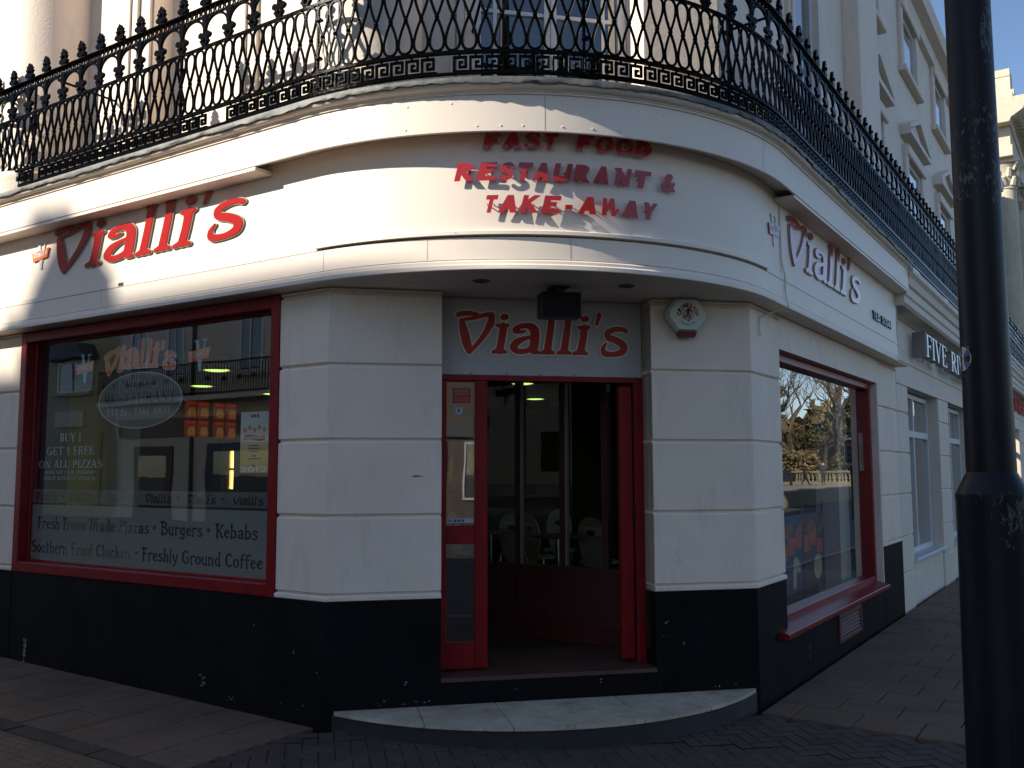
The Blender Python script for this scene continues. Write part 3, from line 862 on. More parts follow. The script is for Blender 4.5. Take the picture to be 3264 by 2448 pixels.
for k, pl in plans.items():
    part(rest_b, "pier_core", layered([(pl(-0.022), 0.40), (pl(-0.022), 2.972)]), STUCCO)
    for a, b in courses:
        part(rest_b, "stone_block", layered([(pl(-0.012), a + .008), (pl(0), a + .018), (pl(0), b - .018), (pl(-0.012), b - .008)]), STUCCO)
    part(rest_b, "base_course", layered([(pl(0.004), 0.829), (pl(0.012), 0.834), (pl(0.012), 0.855), (pl(-0.004), 0.866)]), STUCCO)
    part(rest_b, "top_course", layered([(pl(-0.005), 2.952), (pl(0.0), 2.956), (pl(0.0), 2.972)]), STUCCO)
    part(rest_b, "plinth", layered([(pl(0.003), -0.3), (pl(0.003), 0.828)]), BLACKP)
part(rest_b, "plinth", MB(WL).box(-6.072, -2.69, -0.3, 0.823, -0.3, 0.0), BLACKP)
part(rest_b, "plinth", MB(WR).box(2.93, 6.632, -0.3, 0.398, -0.3, 0.0), BLACKP)
part(rest_b, "riser", MB(WC).box(0.78, 2.35, -0.3, 0.262, -0.25, -0.002), BLACKP)
thr = part(rest_b, "threshold", MB(WC).box(0.786, 2.344, 0.264, 0.292, -0.9, 0.012), TILE)

# fascia, sign board, canopy box, cornice
part(rest_b, "soffit", MB().sweep([(-2.16, 2.978), (0.165, 2.978)], -9, 7.7), STUCCO)
part(rest_b, "moulding", MB().sweep([(0.10, 2.976), (0.172, 2.976), (0.176, 2.981), (0.176, 3.006), (0.168, 3.010), (0.163, 3.016), (0.162, 3.034), (0.152, 3.044), (0.120, 3.052)], -9, 6.98), TRIMW, 30)
bandj = MB().sweep([(0.120, 3.05), (0.146, 3.05), (0.146, 3.193), (0.09, 3.197), (0.09, 3.209)], -9, 7.16)
part(rest_b, "band", bandj, BOARD, 30)
part(rest_b, "ledge", MB().sweep([(0.10, 3.208), (0.168, 3.208), (0.168, 3.230), (0.138, 3.243)], None, None), BOARD, 30)
part(rest_b, "ledge", MB(WL).box(-9, -2.2, 3.196, 3.235, 0.08, 0.1495), BOARD)
part(rest_b, "ledge", MB(WR).box(2.2, 7.16, 3.196, 3.235, 0.08, 0.1495), BOARD)
part(rest_b, "sign_board", MB().sweep([(0.138, 3.205), (0.138, 4.068)], -9, 7.17), BOARD, 30)
part(rest_b, "canopy_box", MB().sweep([(0.139, 3.885), (0.288, 3.885), (0.288, 3.832), (0.301, 3.832), (0.304, 3.836), (0.304, 4.072), (0.2, 4.076)], -9, 7.11, n=40), BOARD, 30)
def lip(fr, s0, s1):
    return MB(fr).box(s0, s1, 3.806, 3.8305, 0.139, 0.298)
part(rest_b, "canopy_lip", lip(WL, -9, -2.66), BOARD)
part(rest_b, "canopy_lip", lip(WR, 2.47, 7.108), BOARD)
part(rest_b, "cornice", MB().sweep([(0.29, 4.070), (0.315, 4.072), (0.315, 4.083), (0.322, 4.086), (0.322, 4.093), (0.345, 4.099), (0.358, 4.110), (0.363, 4.124), (0.36, 4.138), (0.35, 4.146), (0.1, 4.148)], -9, 7.06, n=48), STUCCO, 40)
part(rest_b, "balcony_floor", MB().sweep([(0.355, 4.150), (0.355, 4.158), (-0.9, 4.17)], -9, 7.06), LEAD)
jl = {}
def lead_j(q, j):
    if j not in (0, 1):
        return (0, 0)
    if (q, j) not in jl:
        a = .7 * math.sin(q * 0.21) * math.sin(q * 0.083 + 1) + .5 * math.sin(q * .047 * (3 + math.sin(q * .31))) + rnd.uniform(-.3, .3)
        jl[(q, j)] = (0.006 * rnd.uniform(-.6, 1.2) + .003 * a, 0.008 * a + rnd.uniform(-.004, .004) - 0.006)
    return jl[(q, j)]
part(rest_b, "lead_flashing", MB().sweep([(0.374, 4.128), (0.378, 4.142), (0.372, 4.162), (0.33, 4.170), (0.2, 4.172)], -9, 7.06, n=110, nl=130, nr=95, jit=lead_j), LEAD, 50)
# straps, screws and panel seams on the canopy box and the band
sc = MB()
for i in range(26):
    ph = -88 + i * 3.4 + rnd.uniform(-1, 1)
    for z in (3.868, 4.02):
        if rnd.random() < .42:
            f = arc_frame(ph + rnd.uniform(-.8, .8), 2.504)
            sub = MB(lambda x, y, z_, f=f, z=z: f(x, z + rnd.uniform(-.0005, .0005) + y, z_))
            sub.lathe([(0.0062, 0.0), (0.005, 0.003), (0.002, 0.004)], 0, 0, 8)
            sc.V, sc.F = sc.V + sub.V, sc.F + [tuple(i2 + len(sc.V) for i2 in fc) for fc in sub.F]
part(rest_b, "screw_heads", sc, BOARD, 60, kind="stuff")
seams = MB()
for ph, z0, z1, R in ((-88.5, 3.053, 3.19, 2.3468), (-69.2, 3.053, 3.19, 2.3468), (-46.5, 3.053, 3.19, 2.3468), (-89.0, 3.84, 4.06, 2.5046), (-51, 3.84, 4.06, 2.5046), (-9, 3.84, 4.06, 2.5046), (-64.5, 3.212, 3.228, 2.3684)):
    f = arc_frame(ph, R)
    a, b, c, d = f(-.0022, z0, 0), f(.0022, z0, 0), f(.0022, z1, 0), f(-.0022, z1, 0)
    seams.quad(a, b, c, d)
seams.fr = WL
seams.box(-4.652, -4.648, 3.053, 3.19, 0.1455, 0.1468)
seams.fr = WR
seams.box(2.613, 2.618, 3.245, 3.80, 0.1375, 0.1388)
part(rest_b, "joint_seams", seams, paint("seam_filler", (0.48, 0.43, 0.37, 1), 0.8, .1), kind="stuff")
part(rest_b, "fixing_hole", MB(WL).box(-4.42, -4.35, 3.20, 3.228, 0.148, 0.1506), BLACKM)

# ---- left shop window
def frame_ring(fr, s0, s1, h0, h1, w, o0, o1, c=0.006):
    mb = MB(fr)
    mb.cbox(s0, s0 + w, h0, h1, o0, o1, c); mb.cbox(s1 - w, s1, h0, h1, o0, o1, c)
    mb.cbox(s0 + w, s1 - w, h1 - w, h1, o0, o1 - .002, c); mb.cbox(s0 + w, s1 - w, h0, h0 + w, o0, o1 - .002, c)
    return mb
w1 = part(rest_b, "shop_window", frame_ring(WL, -6.063, -2.70, 0.826, 2.966, 0.088, -0.15, 0.012), RED, label="wide red framed shop window with lettering")
part(w1, "pane", MB(WL).quad((-5.98, .90, -.10), (-2.785, .90, -.10), (-2.785, 2.885, -.10), (-5.98, 2.885, -.10)), GLASS)
part(w1, "glazing_bead", frame_ring(WL, -5.976, -2.787, 0.913, 2.879, 0.018, -0.098, -0.075, .004), RED)
part(w1, "window_sill", MB(WL).add([(-5.97, .90, -.10), (-2.79, .90, -.10), (-2.79, .916, -.098), (-5.97, .916, -.098), (-5.97, .905, .01), (-2.79, .905, .01)], [(3, 2, 5, 4)]), RED)
part(w1, "side_panel", MB(WL).box(-5.97, -5.955, 0.92, 2.87, -0.42, -0.16), paint("blue_side_panel", (0.02, 0.04, 0.12, 1), .5))
# ---- right shop window
w2 = part(rest_b, "shop_window", frame_ring(WR, 2.94, 6.60, 0.44, 2.69, 0.07, -0.22, -0.075), RED, label="red framed shop window with deep sill on the shaded side")
part(w2, "pane", MB(WR).quad((3.0, .5, -.15), (6.54, .5, -.15), (6.54, 2.63, -.15), (3.0, 2.63, -.15)), GLASS)
part(w2, "window_sill", MB(WR).prism([(-.16, .46), (-.16, .405), (.09, .395), (.098, .40), (.098, .428), (.09, .434)], 0, 1) if False else MB(lambda a, b, s: WR(s, b, a)).prism([(-.16, .475), (-.16, .400), (.080, .388), (.084, .392), (.084, .425), (.078, .431)], 2.70, 6.50), RED)
part(rest_b, "reveal", MB(WR).box(6.60, 6.64, 0.40, 2.70, -0.30, 0.0), STUCCO)
part(rest_b, "lintel", MB(WR).box(2.93, 6.66, 2.696, 2.974, -0.30, 0.001), STUCCO)
vg = part(rest_b, "vent_grille", frame_ring(WR, 4.50, 5.40, 0.075, 0.348, 0.045, -0.01, 0.022), paint("vent_dull_red", (0.10, 0.018, 0.018, 1), .55, .25, 8))
vd = MB(lambda a, b, s: WR(s, b, a)).prism([(-.006, 0), (.016, -.014), (.016, -.009), (-.004, .012)], 4.55, 5.35).data("slat", vg.data.materials[0], (-2.2, 2.2, 0))
for i in range(6):
    o = link("slat", vd, vg)
    o.location = (0, 0, 0.145 + 0.033 * i)

# ---- doorway
hd = part(rest_b, "door_frame", MB(WC).box(0.787, 2.343, 2.364, 2.40, -0.30, -0.195), RED)
part(hd, "jamb", MB(WC).cbox(2.282, 2.343, 0.293, 2.363, -0.30, -0.19, .006), RED)
def door_leaf(fr, s0, s1, h0, h1, o0, o1, mull):
    """stiles and rails of a glazed leaf"""
    a, b = mull
    mb = MB(fr)
    mb.cbox(s0, a, h0, h1, o0, o1, .005); mb.cbox(b, s1, h0, h1, o0, o1, .005)
    for y0, y1 in ((h0, 0.49), (1.18, 1.31), (h1 - .012, h1)):
        mb.cbox(a, b, y0, y1, o0, o1 - .004, .004)
    return mb
sl = part(rest_b, "door", door_leaf(WC, 0.80, 1.148, 0.305, 2.362, -0.25, -0.198, (0.848, 1.055)), RED, label="narrow fixed red door leaf with two glass panels")
part(sl, "pane", MB(WC).quad((.845, 1.30, -.225), (1.06, 1.30, -.225), (1.06, 2.35, -.225), (.845, 2.35, -.225)), GLASS)
part(sl, "pane", MB(WC).quad((.845, .48, -.225), (1.06, .48, -.225), (1.06, 1.19, -.225), (.845, 1.19, -.225)), GLASS)
part(sl, "moulding", MB(WC).box(1.085, 1.10, 0.32, 2.35, -.199, -.192), RED)
_hx, _hy, _ = WC(2.276, 0, -0.215)
_da = math.radians(45 + 77)
def LEAF(s, h, o):
    ca, sa = math.cos(_da), math.sin(_da)
    return (_hx + ca * s + sa * o, _hy + sa * s - ca * o, h)
ol = part(rest_b, "door", door_leaf(LEAF, 0.0, 0.80, 0.31, 2.36, 0.0, 0.05, (0.10, 0.70)), RED, label="red glazed door leaf standing open inwards")
part(ol, "pane", MB(LEAF).quad((.1, .48, .025), (.7, .48, .025), (.7, 1.19, .025), (.1, 1.19, .025)), GLASS)
part(ol, "pane", MB(LEAF).quad((.1, 1.3, .025), (.7, 1.3, .025), (.7, 2.35, .025), (.1, 2.35, .025)), GLASS)
part(ol, "hinge_edge", MB(WC).cbox(2.165, 2.268, 0.315, 2.34, -0.285, -0.228, .006), RED)
for z in (0.62, 1.38, 2.05):
    part(ol, "hinge", MB(WC).lathe([(0.009, z - .045), (0.009, z + .045)], 2.2755, 0, 8) if False else MB(WC).box(2.268, 2.282, z - .05, z + .05, -.225, -.212), BLACKM)

# ---- interior shell
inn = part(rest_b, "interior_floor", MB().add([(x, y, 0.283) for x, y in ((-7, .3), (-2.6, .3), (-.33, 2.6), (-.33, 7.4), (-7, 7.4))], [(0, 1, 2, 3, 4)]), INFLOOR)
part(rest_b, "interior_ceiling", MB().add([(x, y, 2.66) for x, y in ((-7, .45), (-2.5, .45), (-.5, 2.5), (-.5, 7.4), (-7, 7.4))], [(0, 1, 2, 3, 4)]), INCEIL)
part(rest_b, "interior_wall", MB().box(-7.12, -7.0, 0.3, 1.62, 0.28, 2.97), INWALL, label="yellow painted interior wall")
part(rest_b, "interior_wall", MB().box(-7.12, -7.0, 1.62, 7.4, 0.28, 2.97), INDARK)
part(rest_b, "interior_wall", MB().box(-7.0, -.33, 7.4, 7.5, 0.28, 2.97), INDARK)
part(rest_b, "interior_pillar", MB().box(-6.98, -6.72, 1.50, 1.72, 0.283, 2.659), paint("pale_pillar", (0.42, 0.46, 0.40, 1), .6), label="pale interior pillar behind the wide window")
part(rest_b, "interior_pillar", MB().box(-.58, -.33, 6.05, 6.5, 0.283, 2.659), STUCCO)
part(rest_b, "counter", MB().box(-6.6, -6.0, 2.0, 6.6, 0.284, 1.42), INDARK)
GREYB0 = paint("dull_strip", (.22, .20, .17, 1), .5)
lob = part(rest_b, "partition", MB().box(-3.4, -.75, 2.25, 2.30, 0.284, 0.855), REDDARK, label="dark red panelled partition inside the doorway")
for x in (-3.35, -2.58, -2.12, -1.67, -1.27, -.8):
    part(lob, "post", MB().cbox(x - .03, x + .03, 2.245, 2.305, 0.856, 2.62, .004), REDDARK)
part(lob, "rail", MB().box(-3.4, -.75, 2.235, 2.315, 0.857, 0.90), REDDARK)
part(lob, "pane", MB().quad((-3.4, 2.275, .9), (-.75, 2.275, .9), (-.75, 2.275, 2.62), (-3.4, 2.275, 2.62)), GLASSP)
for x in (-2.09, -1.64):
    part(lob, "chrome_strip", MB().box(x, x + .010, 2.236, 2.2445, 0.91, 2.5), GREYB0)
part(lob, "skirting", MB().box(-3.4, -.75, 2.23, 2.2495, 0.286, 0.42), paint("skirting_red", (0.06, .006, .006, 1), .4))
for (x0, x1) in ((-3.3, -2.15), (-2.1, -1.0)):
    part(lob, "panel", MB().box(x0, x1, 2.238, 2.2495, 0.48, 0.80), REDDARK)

# ---- upper floor
def wallbox(fr, s0, s1, h0, h1, o0, o1, name="wall", mat=None):
    return part(rest_b, name, MB(fr).box(s0, s1, h0, h1, o0, o1), mat or STUCCO)
ZT = 10.8
wallbox(WL, -9, -4.64, 4.16, ZT, -0.6, -0.25)
wallbox(WL, -4.64, -3.47, 4.16, ZT, -0.6, -0.45)
wallbox(WL, -3.47, -2.0, 4.16, ZT, -0.6, -0.25)
wallbox(WL, -4.64, -3.47, 4.16, 4.33, -0.45, -0.26, "sill_block")
for s0, s1, o in ((-5.0, -4.94, -.20), (-4.93, -4.88, -.17), (-4.87, -4.80, -.19), (-4.79, -4.66, -.22), (-3.44, -3.39, -.2), (-3.38, -3.28, -.22)):
    wallbox(WL, s0, s1, 4.16, 8.4, -0.249, o, "architrave")
def column(cx, cy, r):
    pr = [(r * 1.28, 4.162), (r * 1.28, 4.26), (r * 1.22, 4.27), (r * 1.25, 4.32), (r * 1.22, 4.37), (r * 1.06, 4.39), (r * 1.05, 4.42), (r, 4.46), (r * .99, 6.5), (r * .93, 9.0)]
    return part(rest_b, "column", MB().lathe(pr, cx, cy, 40), STUCCO, 40)
column(-6.02, 0.16, 0.43)
column(-2.03, 0.19, 0.36)
column(-8.6, 0.16, 0.43)
wallbox(WC, 0.2, 1.0, 4.16, ZT, -0.3, 0.0)
wallbox(WC, 2.2, 2.95, 4.16, ZT, -0.3, 0.0)
wallbox(WC, 1.0, 2.2, 7.2, ZT, -0.3, -0.002)
wallbox(WC, 1.0, 2.2, 4.16, 4.24, -0.3, 0.03, "sill_block")
wallbox(WC, 2.203, 2.78, 4.162, ZT - .01, 0.001, 0.34, "pier")
for s0, s1, o in ((0.83, 0.87, .03), (0.88, 0.93, .05), (0.94, 1.0, .02)):
    wallbox(WC, s0, s1, 4.162, 7.4, 0.001, o, "architrave")
uw = part(rest_b, "window", frame_ring(WC, 1.0, 2.2, 4.24, 7.2, 0.07, -0.12, -0.03), FRAMEW, label="tall white sash window behind the curved railing")
for s in (1.58, 1.63):
    part(uw, "stile", MB(WC).box(s - .022, s + .022, 4.31, 7.13, -.10, -.045), FRAMEW)
for s in (1.18, 2.02):
    part(uw, "stile", MB(WC).box(s - .014, s + .014, 4.31, 7.13, -.09, -.05), FRAMEW)
for h in (5.12, 6.0):
    part(uw, "glazing_bar", MB(WC).box(1.07, 2.13, h - .014, h + .014, -.088, -.052), FRAMEW)
part(uw, "pane", MB(WC).quad((1.05, 4.3, -.07), (2.15, 4.3, -.07), (2.15, 7.15, -.07), (1.05, 7.15, -.07)), GLASSD)
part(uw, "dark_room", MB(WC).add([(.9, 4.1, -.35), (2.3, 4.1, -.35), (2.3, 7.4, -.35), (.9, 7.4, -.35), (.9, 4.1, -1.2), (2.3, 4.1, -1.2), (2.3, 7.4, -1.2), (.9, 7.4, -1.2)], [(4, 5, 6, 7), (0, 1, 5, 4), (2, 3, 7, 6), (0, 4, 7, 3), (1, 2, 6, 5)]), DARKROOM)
wallbox(WR, 2.0, 4.46, 4.16, ZT, -0.6, -0.25)
wallbox(WR, 4.46, 5.34, 7.6, ZT, -0.6, -0.25)
wallbox(WR, 5.34, 7.80, 4.16, ZT, -0.6, -0.25)
wallbox(WR, 6.72, 7.80, 4.162, ZT - .01, -0.249, -0.06, "pilaster")
wallbox(WR, 4.46, 5.34, 4.16, 4.4, -0.6, -0.25)
for s0, s1, o in ((4.30, 4.36, -.21), (4.37, 4.455, -.19), (5.345, 5.42, -.19), (5.43, 5.5, -.21)):
    wallbox(WR, s0, s1, 4.4, 7.6, -0.249, o, "architrave")
uw2 = part(rest_b, "window", frame_ring(WR, 4.46, 5.34, 4.4, 7.6, 0.06, -0.31, -0.262), FRAMEW)
part(uw2, "pane", MB(WR).quad((4.5, 4.4, -.28), (5.3, 4.4, -.28), (5.3, 7.6, -.28), (4.5, 7.6, -.28)), GLASSD)
part(uw2, "curtain", MB(WR).box(5.02, 5.3, 4.4, 7.6, -.34, -.33), paint("grey_curtain", (.16, .15, .14, 1), .8))
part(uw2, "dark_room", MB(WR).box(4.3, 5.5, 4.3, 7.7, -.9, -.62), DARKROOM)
part(rest_b, "roof", MB().add([(x, y, ZT) for x, y in ((-9, .2), (-2.1, .2), (-.2, 2.1), (-.2, 7.8), (-9, 9))], [(0, 1, 2, 3, 4)]), LEAD)
part(rest_b, "party_wall", MB().box(-9.0, -8.9, .26, 9, -.3, ZT), STUCCO)
part(rest_b, "party_wall", MB().box(-8.9, -.26, 7.62, 7.78, -.3, ZT), STUCCO)

# ---- chipped paint and scuffs on the plinth
chips = MB()
def chip_at(fr, s, h, o, size, n=1, spread=.02, tall=1.0):
    for _ in range(n):
        cs_, ch_ = s + rnd.gauss(0, spread), h + rnd.gauss(0, spread * tall)
        k = rnd.randint(5, 8)
        r = size * rnd.uniform(.35, 1.0)
        pts = [(cs_ + r * rnd.uniform(.4, 1) * math.cos(2 * math.pi * i / k), ch_ + r * rnd.uniform(.4, 1.1) * tall * math.sin(2 * math.pi * i / k), o) for i in range(k)]
        a = MB(fr).add(pts, [tuple(range(k))])
        chips.F += [tuple(i + len(chips.V) for i in f_) for f_ in a.F]
        chips.V += a.V
chip_at(WL, -5.80, .17, .005, .012, 16, .02, 2.6)
chip_at(WL, -3.44, .17, .005, .012, 12, .02, 1.2)
chip_at(WL, -3.12, .08, .005, .010, 10, .025, .7)
chip_at(WL, -2.50, .47, .005, .013, 1, .0, 1.8)
for s_, h_ in ((-2.28, .36), (-2.26, .33), (-2.62, .12), (-2.46, .10), (-2.40, .13), (-2.9, .62)):
    chip_at(WL, s_, h_, .005, .009, 1, .0)
for s_, h_ in ((.55, .27), (.42, .16), (.52, .13), (.60, .145), (.70, .14), (.36, .14)):
    chip_at(WC, s_, h_, .005, .014, 2, .012, .6)
for s_, h_ in ((1.32, .20), (1.93, .215), (2.55, .47), (2.42, .60), (2.41, .50), (2.95, .155), (2.8, .13)):
    chip_at(WC, s_, h_, .005 if s_ > 2.35 or s_ < .78 else .0, .010, 2, .01)
chip_at(WR, 3.55, .16, .003, .008, 5, .012, 4.0)
part(rest_b, "paint_chips", chips, paint("chipped_paint", (.26, .27, .26, 1), .8, .3, 20), kind="stuff")
part(rest_b, "brown_scrape", MB(WC).add([(.57, 1.665, .0012), (.60, 1.676, .0012), (.635, 1.672, .0012), (.66, 1.664, .0012), (.62, 1.662, .0012), (.59, 1.66, .0012)], [(0, 1, 2, 3, 4, 5)]), paint("brown_scrape", (.30, .18, .11, 1), .8, .3, 40))

# ================================================================== BALCONY RAILING
rail = thing("balcony_railing", "black cast iron balcony railing with looped bars, key pattern and finials above the sign fascia", "railing", (-2.2, 2.2, 4.17))
RP = 0.29
RL = (2.2 + RP) * math.pi / 2          # arc length
def along(s):
    """s measured from the left end of the curve -> frame matrix at the railing line"""
    if s < 0:
        return Matrix(((1, 0, 0, -2.2 + s), (0, 0, -1, -RP), (0, 1, 0, 0), (0, 0, 0, 1)))
    if s < RL:
        a = -math.pi / 2 + s / (2.2 + RP)
        ca, sa = math.cos(a), math.sin(a)
        return Matrix(((-sa, 0, ca, -2.2 + (2.2 + RP) * ca), (ca, 0, sa, 2.2 + (2.2 + RP) * sa), (0, 1, 0, 0), (0, 0, 0, 1)))
    return Matrix(((0, 0, 1, RP), (1, 0, 0, 2.2 + s - RL), (0, 1, 0, 0), (0, 0, 0, 1)))
def bar_prof(z0, z1, w):
    return [(RP - w, z0), (RP + w, z0), (RP + w, z1), (RP - w, z1)]
def wob(x, y, a):
    T = Matrix.Translation((x, y, 0))
    return T @ Matrix.Rotation(rnd.uniform(-a, a), 4, 'Z') @ Matrix.Rotation(rnd.uniform(-a, a) * 2, 4, 'Y') @ Matrix.Rotation(rnd.uniform(-a, a), 4, 'X') @ T.inverted()
YE = 27.4
part(rail, "top_rail", MB().sweep([(RP - .022, 5.150), (RP + .022, 5.150), (RP + .026, 5.158), (RP + .02, 5.168), (RP, 5.174), (RP - .02, 5.168), (RP - .026, 5.158)], -9, YE, True), IRON, 40)
part(rail, "arch_rail", MB().sweep(bar_prof(5.086, 5.099, .009), -9, YE, True), IRON)
part(rail, "middle_rail", MB().sweep(bar_prof(4.846, 4.862, .012), -9, YE, True), IRON)
part(rail, "lower_rail", MB().sweep(bar_prof(4.352, 4.372, .014), -9, YE, True), IRON)
part(rail, "bottom_rail", MB().sweep(bar_prof(4.214, 4.228, .012), -9, YE, True), IRON)
PW = 0.1054
# figure-of-eight loop bar
Z0, Z1 = 4.374, 4.846
lp = []
for i in range(40):
    t = 2 * math.pi * i / 40
    z = math.copysign(abs(math.cos(t)) ** 0.92, math.cos(t))
    x = math.sin(2 * t)
    x = math.copysign(abs(x) ** 0.9, x)
    lp.append((x * (PW / 2 - .006), (Z0 + Z1) / 2 - z * (Z1 - Z0 - .012) / 2, 0))
lm = MB().tube(lp, 0.0100, 6, closed=True)
lm.lathe([(0.008, -0.016), (0.014, -0.010), (0.016, 0), (0.014, 0.010), (0.008, 0.016)], 0, (Z0 + Z1) / 2, 8)
LOOP = lm.data("loop_bar", IRON, (0, 0, 0), 60)
# greek key unit
km = MB()
for x0, x1, y0, y1 in ((0, .016, 4.228, 4.336), (.016, .092, 4.320, 4.336), (.076, .092, 4.256, 4.320), (.036, .076, 4.256, 4.272), (.036, .052, 4.272, 4.303), (.052, .066, 4.289, 4.303), (.016, .1054, 4.229, 4.242)):
    km.cbox(x0 - PW / 2, x1 - PW / 2, y0, y1, -.008, .009, .003)
km.lathe([(0.008, -.008), (0.009, 0), (0.006, .008)], 0.043 - PW / 2, 4.343, 7)
KEY = km.data("key_pattern", IRON)
BAY = PW * 2.5
# finial, baluster scroll, arch, frieze
def flat(strokes, th, name, quads=(), h=.004):
    mb = MB()
    ps = shape(strokes, quads, h=h)
    put(mb, ps, 0, th)
    put(mb, ps, -th, None)
    mb2 = MB()
    mb2.V, mb2.F = mb.V, mb.F
    put(mb2, ps, -th, 0)
    return mb2
fs = [[(0, 5.168, .016), (0, 5.19, .012), (0, 5.205, .022), (0, 5.24, .027), (0, 5.27, .019), (0, 5.296, .006)],
      [(-.008, 5.20, .006), (-.03, 5.192, .008), (-.038, 5.205, .008), (-.029, 5.214, .007)], [(.008, 5.20, .006), (.03, 5.192, .008), (.038, 5.205, .008), (.029, 5.214, .007)],
      [(-.012, 5.235, .012), (-.03, 5.246, .007)], [(.012, 5.235, .012), (.03, 5.246, .007)], [(-.01, 5.258, .012), (-.022, 5.272, .006)], [(.01, 5.258, .012), (.022, 5.272, .006)]]
fm = flat(fs, .011, "finial")
fm.lathe([(.008, -.02), (.016, -.012), (.02, 0), (.016, .012), (.008, .02)], 0, 5.235, 8)
fm.V = [(x * 1.22, 5.165 + (y - 5.165) * 1.14, z * 1.3) for x, y, z in fm.V]
FIN = fm.data("finial", IRON, (0, 0, 0), 60)
bs = [[(0, 4.862, .012), (0, 4.885, .026), (0, 4.915, .03), (0, 4.94, .02), (0, 4.965, .013), (0, 5.0, .010), (0, 5.03, .014), (0, 5.06, .020), (0, 5.085, .026)],
      [(-.01, 4.945, .009), (-.034, 4.962, .011), (-.046, 4.948, .010), (-.036, 4.936, .009), (-.028, 4.945, .005)], [(.01, 4.945, .009), (.034, 4.962, .011), (.046, 4.948, .010), (.036, 4.936, .009), (.028, 4.945, .005)],
      [(-.02, 4.895, .013), (-.034, 4.905, .007)], [(.02, 4.895, .013), (.034, 4.905, .007)]]
bm = flat(bs, .009, "baluster")
bm.lathe([(.006, -.018), (.014, -.012), (.018, 0), (.014, .012), (.006, .018)], 0, 4.905, 8)
bm.V = [(x * 1.18, y, z * 1.3) for x, y, z in bm.V]
BAL = bm.data("baluster", IRON, (0, 0, 0), 60)
ap = []
for i in range(17):
    a = math.pi * i / 16
    ap.append((-math.cos(a) * (BAY / 2 - .012), 4.985 + math.sin(a) * .100, 0))
ARCHM = MB().tube(ap, .0105, 6).data("arch", IRON, (0, 0, 0), 60)
fz = MB()
for k in range(5):
    cx = -BAY / 2 + BAY * (k + .5) / 5
    fz.tube([(cx + .018 * math.cos(a), 5.124 + .026 * math.sin(a), 0) for a in [2 * math.pi * q / 10 for q in range(10)]], .0068, 5, closed=True)
FRZ = fz.data("frieze_rings", IRON, (0, 0, 0), 60)
sA, sB = -6.0, RL + (YE - 2.2)
kB = 0
s = -5.9 - (-5.9 % PW)
n_l = 0
off0 = ((-3.514 + 2.2) % PW)
s = -5.75 + ((off0 - (-5.75)) % PW)
gaps = {(-3.30, -3.26)}
while s < RL + (26.0 - 2.2):
    M = along(s)
    if n_l < 298:
        inst(rail, "loop_bar", LOOP, M @ wob(0, 4.61, .010))
        gapped = abs(s - (-0.98)) < .10 or abs(s - (-3.33)) < .05
        if not gapped and not (abs(s - 1.02) < .03):
            inst(rail, "key_pattern", KEY, along(s + PW * .5))
    n_l += 1
    s += PW
offB = ((-3.514 + 2.2) % BAY)
s = -6.6 + ((offB - (-6.6)) % BAY)
while s < sB:
    inst(rail, "finial", FIN, along(s) @ wob(0, 5.17, .035))
    inst(rail, "baluster", BAL, along(s) @ wob(0, 4.86, .015))
    inst(rail, "arch", ARCHM, along(s + BAY / 2))
    inst(rail, "frieze", FRZ, along(s + BAY / 2))
    s += BAY
for s in (-3.316, -1.314, RL * .03, RL * .5, RL * .80, RL + 1.4, RL + 3.5):
    M = along(s)
    inst(rail, "post", MB().box(-.008, .008, 4.17, 5.15, -.012, .006).data("post", IRON), M)
    for z in (4.47, 4.74):
        inst(rail, "clamp", MB().box(-.012, .03, z - .008, z + .008, -.02, .022).data("clamp", IRON), M)
def rod(a, b, r=.012):
    return MB().tube([a, b], r, 8)
part(rail, "tie_rod", rod((-5.17, -RP, 5.06), (-5.17, .26, 5.06), .011), IRON, 60)
part(rail, "tie_rod", rod((-7.2, -RP, 5.06), (-7.2, .26, 5.06), .011), IRON, 60)
part(rail, "tie_rod", rod((RP, 2.05, 5.10), (-.26, 2.05, 5.06), .011), IRON, 60)
part(rail, "stay_rod", rod(WC(1.0, 5.1, 1.0), WC(1.0, 4.9, 0.0), .011), IRON, 60)

# ================================================================== FASCIA SIGNS
def logo_sign(label, fr, s0, w, base, hgt, o, grow=0.0008):
    t = thing("fascia_sign", label, "sign", fr(s0 + w / 2, base, o))
    for i, nm in enumerate("Vialli's"):
        mb = MB(fr)
        put(mb, logo_polys(s0, w, base, hgt, grow + .0035, [i], shear=.12)[0], o + .002, o + .014)
        e = part(t, "letter", mb, LEDGE)
        mb = MB(fr)
        put(mb, logo_polys(s0, w, base, hgt, grow, [i], shear=.12)[0], o + .0145, o + .019)
        part(e, "letter_face", mb, LETTER)
    return t
logo_sign("large red Vialli's lettering on the sunlit straight sign board", WL, -5.385, 2.443, 3.395, .405, .138)
logo_sign("large red Vialli's lettering on the shaded sign board, reflecting the sky", WR, 2.745, 2.50, 3.362, .405, .138)
v_logo("fascia_badge", "small orange V badge left of the sunlit red lettering", WL, -5.565, 3.605, .24, .140, .008, (FRAMEW, ORANGE, WHITEI))
v_logo("fascia_badge", "small V badge left of the shaded red lettering", WR, 2.42, 3.555, .25, .140, .008, (FRAMEW, LETTER, WHITEI))
cs = thing("fascia_sign", "red block capitals reading FAST FOOD RESTAURANT & TAKE-AWAY on the curved sign board", "sign", ARC(-47, 3.55, 2.34))
Wx = ([], [(.10, 1, .24, 0, .22), (.24, 0, .46, 1, .16), (.46, 1, .74, 0, .22), (.74, 0, .90, .42, .15)], 1.0)
